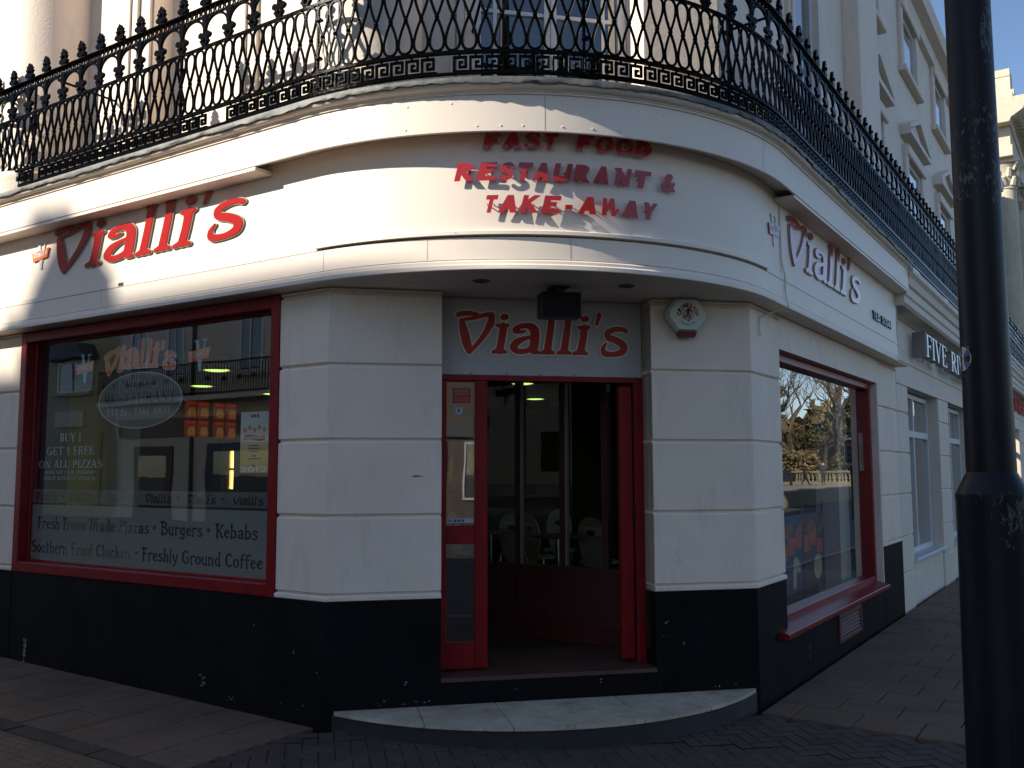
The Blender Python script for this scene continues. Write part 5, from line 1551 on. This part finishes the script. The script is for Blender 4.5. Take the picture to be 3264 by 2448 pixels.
part(po, "ribbon", MB(WL).add([(x, 1.935 + dz + .006 * math.sin((x + 3.17) * 28), GO) for dz in (0, .036) for x in [-3.175 + .0225 * i for i in range(11)]], [(i, i + 1, 12 + i, 11 + i) for i in range(10)]), INKRED)
mb = MB(WL)
for c, ps in layout(SANSB, "EXCEPTI0NAL".replace('0', 'O'), -3.165, -2.96, 1.945, .017, .15): put(mb, ps, GO + .001)
for c, ps in layout(SANSB, "2012", -3.205, -2.92, 1.698, .042, .06): put(mb, ps, GO + .001)
part(po, "lettering", mb, WHITEI)
mb = MB(WL)
for i, (a, b) in enumerate(((-3.12, -3.01), (-3.125, -3.005), (-3.12, -3.01), (-3.09, -3.04), (-3.13, -2.99))):
    mb.box(a, b, 1.89 - i * .02 - (.015 if i > 2 else 0), 1.898 - i * .02 - (.015 if i > 2 else 0), GO - .0004, GO + .0002)
mb.box(-3.08, -3.05, 1.735, 1.755, GO - .0004, GO + .0002)
part(po, "small_print", mb, paint("print_grey", (.12, .1, .08, 1), .6))
mb = MB(WL)
for i in range(3):
    mb.lathe([(.014, GO - .0004), (.014, GO + .0002)], -3.092 + i * .032, 2.115, 12)
part(po, "emblem", mb, INKRED)
# stickers on the narrow door leaf
st1 = thing("warning_sticker", "small red CCTV warning sticker on the narrow door glass", "sticker", WC(.955, 2.25, -.22))
part(st1, "sheet", MB(WC).box(.895, 1.03, 2.195, 2.305, -.2225, -.2215), paint("sticker_red", (.30, .02, .02, 1), .45))
mb = MB(WC)
for txt, z, h in (("WARNING", 2.278, .017), ("24HR CCTV", 2.254, .017), ("IMAGES ARE BEING", 2.226, .009), ("RECORDED", 2.21, .009)):
    for c, ps in layout(WSAN, txt, .91, 1.015, z, h, .1):
        put(mb, ps, -.221)
part(st1, "lettering", mb, paint("sticker_pink", (.5, .25, .22, 1), .5))
st2 = thing("shield_sticker", "small square blue shield sticker under the warning sticker", "sticker", WC(.935, 2.14, -.22))
part(st2, "sheet", MB(WC).box(.915, .965, 2.115, 2.165, -.2225, -.2215), paint("sticker_pale", (.42, .47, .55, 1), .45))
mb = MB(WC)
put(mb, shape([[(.94, 2.146, .009), (.94, 2.138, .008), (.94, 2.129, .003)]], h=.001), -.221)
part(st2, "shield", mb, paint("shield_navy", (.03, .05, .15, 1), .5))
st3 = thing("card_strip", "narrow white payment card strip along the bottom of the upper door glass", "sticker", WC(.95, 1.335, -.22))
part(st3, "sheet", MB(WC).box(.85, 1.052, 1.330, 1.362, -.2225, -.2215), paint("card_white", (.42, .42, .46, 1), .45))
mb = MB(WC)
for c, ps in layout(SANSB, "VISA", .858, .892, 1.339, .014, .1): put(mb, ps, -.221)
for i in range(3): mb.box(.905 + i * .028, .925 + i * .028, 1.337, 1.355, -.2214, -.221)
part(st3, "card_marks", mb, paint("card_blue", (.05, .05, .2, 1), .5))
# right window: faint oval and note, posters standing inside the sill
t = thing("window_oval", "faint etched oval on the shaded shop window", "decal", WR(4.9, 2.07, -.155))
mb = MB(WR)
def oval2(k, n=48): return [(4.88 + .37 * k * math.cos(2 * math.pi * i / n), 2.265 + .195 * k * math.sin(2 * math.pi * i / n)) for i in range(n)]
put(mb, [oval2(1.0), oval2(.96)], -.154)
part(t, "rim", mb, GREYV)
mb = MB(WR)
put(mb, [oval2(.96)], -.1545)
part(t, "film", mb, film("etched_film", (.35, .38, .36, 1), .62))
nt_ = thing("window_note", "narrow printed notice taped inside the shaded window by the right jamb", "notice", WR(6.45, 1.67, -.16))
part(nt_, "sheet", MB(WR).box(6.32, 6.52, 1.69, 2.12, -.1565, -.1555), paint("pale_notice", (.35, .42, .36, 1), .5))
part(nt_, "print", MB(WR).box(6.35, 6.49, 1.78, 1.98, -.1554, -.155), paint("notice_print", (.4, .2, .08, 1), .5))
pos_cols = [((.03, .06, .14, 1), (.75, .13, .03, 1), (.7, .55, .35, 1)), ((.10, .03, .03, 1), (.75, .12, .03, 1), (.75, .6, .35, 1)), ((.16, .10, .07, 1), (.7, .16, .05, 1), (.7, .65, .55, 1))]
plab = ["dark blue and orange food poster, nearest the doorway in the shaded window", "orange food poster with a pale round pizza in the shaded window", "orange and white food poster farthest along the shaded window"]
for k, (ca, cb, cc) in enumerate(pos_cols):
    s0 = 4.45 + k * .80
    t = thing("food_poster", plab[k], "poster", WR(s0 + .48, .48, -.5), "food posters standing in the shaded window")
    part(t, "board", MB(WR).box(s0, s0 + .76, .47, 1.24, -.53, -.51), paint("poster_base_%d" % k, ca, .5, .5, 6))
    for j in range(3):
        a = s0 + .02 + .245 * j
        part(t, "price_panel", MB(WR).box(a, a + .225, .80 + .05 * ((j + k) % 3), .96 + .06 * ((j + k) % 3), -.5095, -.508), paint("poster_panel_%d_%d" % (k, j), cb, .5, .3, 9))
    mb = MB(WR)
    put(mb, shape([[(s0 + .5, .66, .13), (s0 + .56, .66, .13)]] if k == 1 else [[(s0 + .45, .55, .05), (s0 + .5, .75, .07), (s0 + .62, .7, .05)]], h=.02), -.507)
    part(t, "food_picture", mb, paint("poster_food_%d" % k, cc, .5, .4, 12))
    mb = MB(WR)
    put(mb, shape([[(s0 + .2, 1.08, .06), (s0 + .36, 1.1, .07)], [(s0 + .6, 1.05, .05), (s0 + .75, 1.12, .06)]], h=.02), -.507)
    part(t, "food_picture", mb, paint("poster_food2_%d" % k, (.4, .12, .03, 1), .5, .5, 14))
    part(t, "stand", MB(WR).box(s0 + .765, s0 + .79, .40, 1.35, -.52, -.50), CHROME)

# ================================================================== INSIDE
LAMPG = emit("greenish_lamp", (.62, 1.0, .22, 1), 1.2)
LAMPW = emit("warm_tube", (1.0, .62, .12, 1), 4.0)
for k, (x, y, z) in enumerate(((-6.0, 1.95, 2.655), (-6.15, 3.1, 2.655), (-5.3, 3.3, 2.655), (-4.2, 2.2, 2.655), (-3.0, 3.72, 2.655), (-4.0, 5.6, 2.655), (-1.8, 4.6, 2.655), (-4.6, 1.0, 2.655))):
    labs = ["greenish ceiling light near the yellow wall", "greenish ceiling light before the menu boards", "greenish ceiling light behind the award poster", "greenish ceiling light in the middle of the dining room", "greenish ceiling light seen at the top of the doorway", "greenish ceiling light at the back of the dining room", "greenish ceiling light behind the shaded window", "greenish ceiling light close behind the wide window"]
    t = thing("ceiling_light", labs[k], "light", (x, y, z), "round ceiling lights in the restaurant")
    part(t, "ring", MB().lathe([(.15, z + .004), (.15, z - .025), (.125, z - .028)], x, y, 24, cap=False), CHROME, 40)
    part(t, "diffuser", MB().lathe([(.124, z - .020), (.06, z - .032), (.01, z - .035)], x, y, 20), LAMPG, 40)
MBO = [emit("menu_orange", (.42, .05, .012, 1), .06), emit("menu_food", (.42, .17, .04, 1), .16), emit("menu_band", (.5, .03, .012, 1), .16)]
for c in range(4):
    for r in range(2):
        y0, z0 = 2.50 + c * .185 + (.05 if c > 1 else 0), 2.345 - r * .23
        pos = ["leftmost", "second", "third", "rightmost"][c]
        t = thing("menu_board", "%s orange lit menu board in the %s row behind the wide window" % (pos, "upper" if r == 0 else "lower"), "menu board", (-6.98, y0, z0), "lit menu boards over the counter")
        part(t, "panel", MB().box(-6.998, -6.97, y0, y0 + .15, z0, z0 + .205), MBO[0])
        part(t, "picture", MB(lambda a, b, o: (-6.969 + o, y0 + a, z0 + b)).prism([(.04, .02), (.13, .02), (.145, .06), (.12, .13), (.05, .13), (.028, .06)], 0, .002), MBO[1])
        part(t, "band", MB().box(-6.9695, -6.967, y0 + .01, y0 + .14, z0 + .165, z0 + .195), MBO[2])
fg = thing("drinks_fridge", "dark drinks fridge with a glowing yellow tube behind the counter", "fridge", (-6.8, 3.0, .284))
part(fg, "cabinet", MB().box(-6.99, -6.62, 2.75, 3.5, .285, 2.05), paint("fridge_navy", (.015, .018, .03, 1), .4))
part(fg, "door_glass", MB().quad((-6.615, 2.79, 1.45), (-6.615, 3.46, 1.45), (-6.615, 3.46, 1.98), (-6.615, 2.79, 1.98)), GLASS)
part(fg, "light_tube", MB().tube([(-6.60, 2.90, 1.50), (-6.60, 2.90, 1.72)], .012, 8), LAMPW)
part(fg, "light_tube", MB().tube([(-6.60, 2.90, 1.75), (-6.60, 2.90, 1.95)], .012, 8), LAMPW)
part(fg, "poster", MB().box(-6.612, -6.608, 3.1, 3.4, 1.86, 1.95), paint("fridge_label", (.25, .3, .35, 1), .5))
def chair(x, y, rz, label):
    t = thing("bent_wood_chair", label, "chair", (x, y, .284), "bent wood chairs in the dining room")
    ca, sa = math.cos(rz), math.sin(rz)
    f = lambda a, b, z: (x + ca * a - sa * b, y + sa * a + ca * b, .284 + z)
    ps = shape([[(0, .46, .11), (0, .60, .14), (0, .70, .165), (0, .78, .15)]], h=.02)
    hole = [(.055 * math.cos(2 * math.pi * i / 14), .76 + .035 * math.sin(2 * math.pi * i / 14)) for i in range(14)]
    mb = MB(lambda a, b, o: f(a, .20 + .12 * (b - .45) + .35 * (0 - a * a), b) if False else f(a, .20 + .14 * (b - .45) - .8 * a * a + o, b))
    put(mb, ps + [hole], 0, .012); put(mb, ps + [hole], 0)
    part(t, "backrest", mb, WOODC)
    part(t, "seat", MB(f).prism([(-.19, -.2), (.19, -.2), (.2, .1), (.14, .2), (-.14, .2), (-.2, .1)], .435, .452), WOODC)
    for sx in (-1, 1):
        for sy in (-1, 1):
            part(t, "leg", MB(f).tube([(sx * .15, sy * .15, .434), (sx * .19, sy * .2, .0)], .011, 6), CHROME, 60)
chair(-3.75, 4.75, math.radians(200), "bent wood chair seen between the partition posts, left of the doorway view")
chair(-3.25, 4.6, math.radians(160), "bent wood chair in the middle of the doorway view")
chair(-3.6, 5.5, math.radians(30), "bent wood chair farther back behind the middle chair")
chair(-2.45, 4.4, math.radians(185), "bent wood chair on the right of the doorway view")
chair(-4.3, 4.6, math.radians(100), "bent wood chair behind the narrow door leaf")
def table(x, y, label):
    t = thing("cafe_table", label, "table", (x, y, .284), "round cafe tables in the dining room")
    part(t, "table_top", MB().lathe([(.30, 1.0), (.31, 1.012), (.30, 1.025)], x, y, 28), paint("table_brown_%d" % int(abs(x * 100)), (.09, .045, .03, 1), .3))
    part(t, "pedestal", MB().lathe([(.2, .285), (.19, .30), (.03, .33), (.026, .99)], x, y, 16), CHROME, 40)
table(-2.75, 4.0, "round brown cafe table on the right of the doorway view")
table(-3.75, 4.2, "round brown cafe table on the left of the doorway view")

# ================================================================== ACROSS THE STREETS (seen in the glass, and shading the street)
BRICKG = paint("opposite_render", (.58, .52, .44, 1), .8, .12, 1.5, .3, 30)
CREAMO = paint("opposite_cream", (.36, .31, .18, 1), .8, .1, 1.5, .3, 30)
SLATE = paint("slate", (.08, .085, .1, 1), .7, .2, 3)
OF = lambda s, h, o: (s, -16.0 + o, h)          # facade facing +Y
def house(label, x0, x1, H, mat, wins, extra=None):
    t = thing("terrace_house", label, "building", ((x0 + x1) / 2, -19, 0), "terrace houses across the street")
    part(t, "wall", MB().box(x0, x1, -26, -16.0, -.4, H), mat)
    part(t, "cornice", MB(OF).box(x0, x1, H - .55, H - .3, .001, .22), mat)
    part(t, "parapet", MB().box(x0 + .002, x1 - .002, -16.3, -15.97, H + .001, H + .02), mat)
    for a, b, z0, z1 in wins:
        f = part(t, "window", frame_ring(OF, a, b, z0, z1, .09, .002, .06), FRAMEW)
        part(f, "pane", MB(OF).quad((a + .05, z0 + .05, .02), (b - .05, z0 + .05, .02), (b - .05, z1 - .05, .02), (a + .05, z1 - .05, .02)), GLASSD)
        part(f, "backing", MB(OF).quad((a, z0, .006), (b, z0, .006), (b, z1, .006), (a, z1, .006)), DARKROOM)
        part(f, "mullion", MB(OF).box((a + b) / 2 - .03, (a + b) / 2 + .03, z0 + .09, z1 - .09, .004, .058), FRAMEW)
        part(f, "window_sill", MB(OF).box(a - .1, b + .1, z0 - .12, z0 - .002, .001, .16), mat)
    return t
hA = house("tall grey rendered house opposite the corner", -17.6, -3.0, 14.38, BRICKG, [(a, a + 1.2, z, z + 1.9) for a in (-15.8, -12.9, -10.0, -7.1) for z in (4.6, 8.0, 11.2)])
part(hA, "chimney", MB(OF).prism([(-17.45, 14.395), (-16.05, 14.395), (-16.35, 14.8), (-16.62, 15.05), (-16.98, 15.05), (-17.2, 14.8)], -1.0, -.05), BRICKG)
part(hA, "chimney", MB(OF).box(-16.97, -16.63, 15.051, 15.22, -.9, -.1), BRICKG)
for i in range(2):
    part(hA, "chimney_pot", MB().lathe([(.09, 15.221), (.08, 15.4), (.1, 15.43)], -16.9 + i * .2, -16.5, 12), BRICKG)
hB = house("grey rendered house with a first floor balcony and dark red door", -28.7, -17.61, 13.98, BRICKG, [(-22.1, -20.9, 5.0, 7.2), (-25.9, -24.9, 5.0, 7.2), (-27.9, -27.0, 5.0, 7.2), (-19.6, -18.6, 5.0, 7.2), (-22.1, -20.9, 8.6, 10.4), (-25.9, -24.9, 8.6, 10.4)])
dr = part(hB, "door", MB(OF).box(-27.5, -25.4, -.1, 2.62, .002, .06), REDDARK)
part(dr, "door_glass", MB(OF).quad((-27.2, .9, .064), (-25.7, .9, .064), (-25.7, 2.3, .064), (-27.2, 2.3, .064)), GLASSD)
sh = part(hB, "shopfront", MB(OF).box(-23.6, -18.2, -.1, 2.68, .002, .06), paint("navy_shopfront", (.02, .025, .05, 1), .4))
part(sh, "pane", MB(OF).quad((-23.2, .7, .064), (-18.6, .7, .064), (-18.6, 2.4, .064), (-23.2, 2.4, .064)), GLASSD)
part(hB, "fascia_board", MB(OF).box(-28.4, -17.9, 2.95, 3.6, .002, .10), paint("brown_fascia", (.16, .11, .08, 1), .6))
part(hB, "balcony_slab", MB(OF).box(-28.6, -17.8, 4.05, 4.2, .001, 1.0), BRICKG)
for h in (4.25, 5.25):
    part(hB, "balcony_rail", MB(OF).box(-28.6, -17.8, h, h + .05, .93, .98), IRON)
bal = MB(OF)
for i in range(90):
    s_ = -28.55 + i * .12
    bal.box(s_ - .011, s_ + .011, 4.21, 5.25, .945, .967)
for i in range(15):
    s_ = -28.2 + i * .72
    bal.lathe([(.03, .93), (.1, .95), (.03, .97)], s_, 4.75, 8)
part(hB, "balcony_bars", bal, IRON, kind="stuff")
part(hB, "drainpipe", MB().tube([(-24.33, -15.93, 0), (-24.33, -15.93, 13)], .07, 8), BLACKM)
hC = house("cream painted house farther along the opposite side", -46, -28.71, 13.55, CREAMO, [(-32.6, -30.4, 4.8, 6.0), (-36.5, -34.5, 4.8, 6.4), (-40.5, -38.5, 4.8, 6.4), (-32.6, -30.4, 8.2, 9.6)])
part(hC, "fascia_board", MB(OF).box(-32.6, -30.6, 3.45, 4.05, .001, .12), paint("cream_fascia", (.5, .47, .38, 1), .6))
part(hC, "shopfront", MB(OF).box(-33.5, -29.5, -.1, 3.2, .002, .06), paint("ochre_shopfront", (.3, .24, .1, 1), .6))
part(hC, "bay_roof", MB(OF).prism([(-33.0, 6.05), (-30.0, 6.05), (-30.4, 6.6), (-32.6, 6.6)], .001, .6), SLATE)

OF2 = lambda s, h, o: (24.0 - o, -s, h)          # facade facing -X, across the junction
hD = thing("terrace_house", "sunlit brown brick terrace house across the junction", "building", (28, -22, 0), "terrace houses across the street")
BRKD = paint("junction_brick", (.10, .075, .06, 1), .85, .2, 3, .3, 40)
part(hD, "wall", MB().box(24.0, 34, -48, -9, -.4, 12.5), BRKD)
part(hD, "cornice", MB(OF2).box(9, 48, 11.8, 12.1, .001, .3), BRKD)
part(hD, "fascia_board", MB(OF2).box(9.2, 47.8, 3.1, 3.7, .001, .12), paint("dark_shop_fascia", (.05, .05, .06, 1), .5))
for k_ in range(9):
    for z0_, z1_ in ((.5, 2.9), (4.6, 6.7), (8.2, 10.0)):
        a_ = 10.4 + k_ * 4.2
        f = part(hD, "window", frame_ring(OF2, a_, a_ + (3.2 if z0_ < 1 else 1.4), z0_, z1_, .1, .002, .07), FRAMEW)
        b_ = a_ + (3.2 if z0_ < 1 else 1.4)
        part(f, "pane", MB(OF2).quad((a_ + .06, z0_ + .06, .03), (b_ - .06, z0_ + .06, .03), (b_ - .06, z1_ - .06, .03), (a_ + .06, z1_ - .06, .03)), GLASSD)
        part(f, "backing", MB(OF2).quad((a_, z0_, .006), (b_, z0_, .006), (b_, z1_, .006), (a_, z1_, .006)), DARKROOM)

# park edge in the sun, up the street
pk = [(12.2, 34), (60, 34), (60, 150), (12.2, 150)]
solo("park_terrace", MB().prism(pk, -.35, .55), paint("sunny_flagstones", (.24, .21, .155, 1), .8, .15, 1.2, .2, 40), "", "", kind="structure")
LIME = paint("balustrade_limestone", (.18, .155, .105, 1), .8, .12, 3, .3, 50)
bu = thing("stone_balustrade", "pale stone balustrade along the edge of the park", "balustrade", (18, 73, .55))
part(bu, "coping", MB().box(8, 34, 72.8, 73.2, 1.50, 1.66), LIME)
part(bu, "plinth", MB().box(8, 34, 72.85, 73.15, .55, .78), LIME)
BMESH = MB().lathe([(.09, .781), (.09, .86), (.06, .9), (.12, 1.05), (.06, 1.3), (.09, 1.38), (.09, 1.499)], 0, 0, 10).data("baluster", LIME, (0, 0, 0), 50)
for i in range(88):
    x = 8.2 + i * .295
    if i % 11 == 0:
        part(bu, "pier", MB().box(x - .2, x + .2, 72.82, 73.18, .781, 1.499), LIME)
    else:
        inst(bu, "baluster", BMESH, Matrix.Translation((x, 73, 0)))
BARK = paint("bark", (.10, .075, .05, 1), .9, .3, 4)
TWIG = paint("twig", (.13, .09, .055, 1), .9, .3, 4)
def bare_tree(x, y, H, seed, label):
    R = random.Random(seed)
    t = thing("bare_tree", label, "tree", (x, y, .5), "bare trees in the park")
    tr, tw = MB(), MB()
    def br(p, d, L, r, dep):
        n = 4
        pts, rs = [p], [r]
        q = p
        for i in range(n):
            d = (d + Vector((R.uniform(-.18, .18), R.uniform(-.18, .18), R.uniform(-.05, .14)))).normalized()
            q = q + d * (L / n)
            pts.append(q)
            rs.append(r * (1 - .42 * (i + 1) / n))
        (tr if dep < 3 else tw).tube([tuple(v) for v in pts], rs, 7 if dep < 2 else 4 if dep < 4 else 3, cap=False)
        if dep >= 6:
            return
        k = (3 if dep < 5 else 3)
        for c in range(k):
            i = R.choice((2, 3, 4)) if c else 4
            a = R.uniform(0, 6.28)
            sp = R.uniform(.45, .95)
            dd = (d + Vector((math.cos(a) * sp, math.sin(a) * sp, R.uniform(-.15, .35)))).normalized()
            br(pts[i], dd, L * R.uniform(.62, .82), rs[i] * .72, dep + 1)
    br(Vector((x, y, .4)), Vector((R.uniform(-.1, .1), R.uniform(-.1, .1), 1)), H * .30, H * .032, 0)
    part(t, "trunk", tr, BARK, 60)
    part(t, "crown", tw, TWIG, kind="stuff")
bare_tree(19.2, 79, 17, 3, "big bare tree right behind the balustrade")
bare_tree(24.5, 84, 18, 5, "big bare tree at the far end of the park edge")
bare_tree(14.5, 88, 16, 8, "bare tree farther back in the park, nearer the road")
bare_tree(20.5, 95, 19, 11, "tallest bare tree deep in the park")
bare_tree(16.8, 80.5, 15, 17, "slender bare tree beside the dark evergreen shrub")
bare_tree(22.3, 81.0, 16, 19, "bare tree between the two brown shrubs")
EVER = paint("evergreen", (.065, .065, .028, 1), .8, .5, 2)
IVY = paint("dry_undergrowth", (.16, .12, .055, 1), .9, .4, 2)
def shrub(x, y, rx, rz_, n, mat, seed, label):
    R = random.Random(seed)
    t = thing("park_shrub", label, "shrub", (x, y, .5), "shrubs behind the balustrade")
    mb = MB()
    lobes = [(R.uniform(-.6, .6) * rx, R.uniform(-.4, .4) * rx, R.uniform(.3, 1.5) * rz_ * .6, R.uniform(.35, .6)) for _ in range(9)]
    for i in range(n):
        lx, ly, lz_, lr = R.choice(lobes)
        v = Vector((R.gauss(0, 1), R.gauss(0, 1), R.gauss(0, 1))).normalized() * R.uniform(.6, 1.0) * lr
        c = Vector((x + lx + v.x * rx, y + ly + v.y * rx, .6 + max(.05, lz_ + v.z * rz_)))
        a = Vector((R.gauss(0, 1), R.gauss(0, 1), R.gauss(0, .6))).normalized() * R.uniform(.14, .28)
        b = a.cross(Vector((R.gauss(0, 1), R.gauss(0, 1), R.gauss(0, 1)))).normalized() * R.uniform(.07, .15)
        mb.add([tuple(c - a), tuple(c + b), tuple(c + a), tuple(c - b)], [(0, 1, 2, 3)])
    part(t, "foliage", mb, mat, kind="stuff")
    part(t, "stem", MB().tube([(x, y, .5), (x + .1, y, 2.0)], [.12, .05], 6), BARK)
shrub(15.6, 77.0, 2.4, 6.0, 5000, EVER, 21, "dark evergreen shrub nearest the road behind the balustrade")
shrub(21.0, 78.0, 2.6, 2.2, 3000, IVY, 22, "brown dry shrub behind the middle of the balustrade")
shrub(25.5, 79, 3.0, 2.6, 3000, IVY, 23, "brown dry shrub at the far end of the balustrade")
shrub(18.4, 88, 4.5, 3.6, 4500, IVY, 24, "low ivy covered thicket behind the bare trees")
shrub(26.5, 90, 5.5, 4.6, 5000, EVER, 25, "large evergreen thicket deep in the park")
shrub(12.0, 84, 3.2, 7.4, 5000, EVER, 26, "tall evergreen shrub at the near corner of the park")
shrub(33.0, 84, 5.5, 6.0, 4000, EVER, 27, "evergreen thicket beyond the end of the balustrade")

R_ = random.Random(77)
wd = MB()
for i in range(9000):
    x_ = R_.uniform(2, 62); y_ = R_.uniform(104, 128)
    top_ = 8.0 + 3.0 * math.sin(x_ * .35) + 2 * math.sin(x_ * .9 + 2)
    c_ = Vector((x_, y_, R_.uniform(.6, top_)))
    a_ = Vector((R_.gauss(0, 1), R_.gauss(0, 1), R_.gauss(0, 1))).normalized() * R_.uniform(.7, 1.5)
    b_ = a_.cross(Vector((R_.gauss(0, 1), R_.gauss(0, 1), R_.gauss(0, 1)))).normalized() * R_.uniform(.45, .9)
    wd.add([tuple(c_ - a_), tuple(c_ + b_), tuple(c_ + a_), tuple(c_ - b_)], [(0, 1, 2, 3)])
solo("far_wood", wd, IVY, "brown winter wood closing the far end of the park", "wood", (30, 115, .5), kind="stuff")
def person(x, y, z, rz, stride, label, top):
    t = thing("person", label, "person", (x, y, z))
    ca, sa = math.cos(rz), math.sin(rz)
    P = {  # forward = +a, sideways = b
        'pel': (0, 0, .92, .15), 'waist': (.01, 0, 1.08, .145), 'chest': (.03, 0, 1.30, .17), 'neck': (.04, 0, 1.47, .065), 'head0': (.06, 0, 1.57, .085), 'head1': (.07, 0, 1.69, .088), 'head2': (.07, 0, 1.75, .05),
        'shl': (.03, .19, 1.40, .075), 'ell': (-.10 * stride, .24, 1.14, .055), 'wrl': (.05 - .16 * stride, .24, .92, .042), 'hl': (.07 - .18 * stride, .24, .83, .035),
        'shr': (.03, -.19, 1.40, .075), 'elr': (.02 + .12 * stride, -.24, 1.14, .055), 'wrr': (.14 + .2 * stride, -.23, .94, .042), 'hr': (.18 + .22 * stride, -.22, .87, .035),
        'hil': (0, .09, .86, .10), 'knl': (.22 * stride, .10, .49, .072), 'anl': (.30 * stride, .10, .10, .05), 'tol': (.30 * stride + .16, .11, .04, .04),
        'hir': (0, -.09, .86, .10), 'knr': (-.02 * stride, -.10, .48, .072), 'anr': (-.36 * stride, -.10, .14, .05), 'tor': (-.36 * stride + .14, -.11, .05, .04)}
    E_ = [('pel', 'waist'), ('waist', 'chest'), ('chest', 'neck'), ('neck', 'head0'), ('head0', 'head1'), ('head1', 'head2'), ('chest', 'shl'), ('shl', 'ell'), ('ell', 'wrl'), ('wrl', 'hl'), ('chest', 'shr'), ('shr', 'elr'), ('elr', 'wrr'), ('wrr', 'hr'),
          ('pel', 'hil'), ('hil', 'knl'), ('knl', 'anl'), ('anl', 'tol'), ('pel', 'hir'), ('hir', 'knr'), ('knr', 'anr'), ('anr', 'tor')]
    ks = list(P)
    me = bpy.data.meshes.new("body")
    me.from_pydata([(ca * P[k][0] - sa * P[k][1], sa * P[k][0] + ca * P[k][1], P[k][2]) for k in ks], [(ks.index(a), ks.index(b)) for a, b in E_], [])
    o = link("body", me, t)
    sk_ = o.modifiers.new("skin", 'SKIN')
    for i, k in enumerate(ks):
        v = me.skin_vertices[0].data[i]
        v.radius = (P[k][3], P[k][3])
        v.use_root = (k == 'pel')
    sk_.use_smooth_shade = True
    ss = o.modifiers.new("sub", 'SUBSURF')
    ss.levels = ss.render_levels = 1
    m, nt, N, L, B = nodes_of("clothes_and_skin_" + top[0])
    tc = N.new("ShaderNodeTexCoord"); sp = N.new("ShaderNodeSeparateXYZ"); L.new(tc.outputs["Object"], sp.inputs[0])
    rp = N.new("ShaderNodeValToRGB"); rp.color_ramp.interpolation = 'CONSTANT'
    mr = N.new("ShaderNodeMapRange"); mr.inputs[2].default_value = 2.0; L.new(sp.outputs[2], mr.inputs[0]); L.new(mr.outputs[0], rp.inputs[0])
    els = [(0, (.01, .01, .01, 1)), (.05, (.012, .012, .016, 1)), (.44, top[1]), (.74, (.38, .22, .15, 1)), (.86, (.03, .02, .012, 1))]
    rp.color_ramp.elements[0].color = els[0][1]
    rp.color_ramp.elements[1].position = els[1][0]; rp.color_ramp.elements[1].color = els[1][1]
    for p_, c_ in els[2:]:
        rp.color_ramp.elements.new(p_).color = c_
    L.new(rp.outputs[0], B.inputs["Base Color"])
    B.inputs["Roughness"].default_value = .8
    me.materials.append(m)
person(17.08, 65.7, .55, math.radians(180), 1.0, "person in dark clothes striding along the sunny pavement", ("a", (.012, .014, .02, 1)))
person(16.4, 67.9, .55, math.radians(255), .35, "person in dark jacket standing beside the balustrade", ("b", (.02, .022, .03, 1)))
cart = thing("luggage_cart", "black box cart standing behind the striding person", "cart", (18.6, 66, .55))
part(cart, "body", MB().cbox(18.1, 19.3, 65.7, 66.4, .85, 1.45, .05), BLACKM)
part(cart, "lid", MB().box(18.4, 18.9, 65.8, 66.3, 1.451, 1.75), BLACKM)
for x_ in (18.3, 19.1):
    part(cart, "wheel", MB(lambda a, b, c: (x_ + a, 66.05 + c, .70 + b)).lathe([(.15, -.35), (.15, -.28)], 0, 0, 14), BLACKM)
tlp = thing("traffic_light", "black traffic light with white backing edge up the street", "traffic light", (6.45, 34.4, -.1))
part(tlp, "pole", MB().lathe([(.06, -.3), (.055, 3.2)], 6.45, 34.4, 12), BLACKM)
part(tlp, "head", MB().box(6.3, 6.6, 34.1, 34.3, 2.0, 2.9), BLACKM)
part(tlp, "backing_board", MB().box(6.2, 6.7, 34.32, 34.34, 1.9, 3.0), WHITEI)
for k_, (zz, cc) in enumerate(((2.7, (.35, .02, .01, 1)), (2.45, (.04, .03, .01, 1)), (2.2, (.01, .03, .02, 1)))):
    part(tlp, "lens", MB(lambda a, b, c: (6.45 + a, 34.095 - c, zz + b)).lathe([(.09, 0), (.08, .01)], 0, 0, 14), paint("signal_lens_%d" % k_, cc, .3))
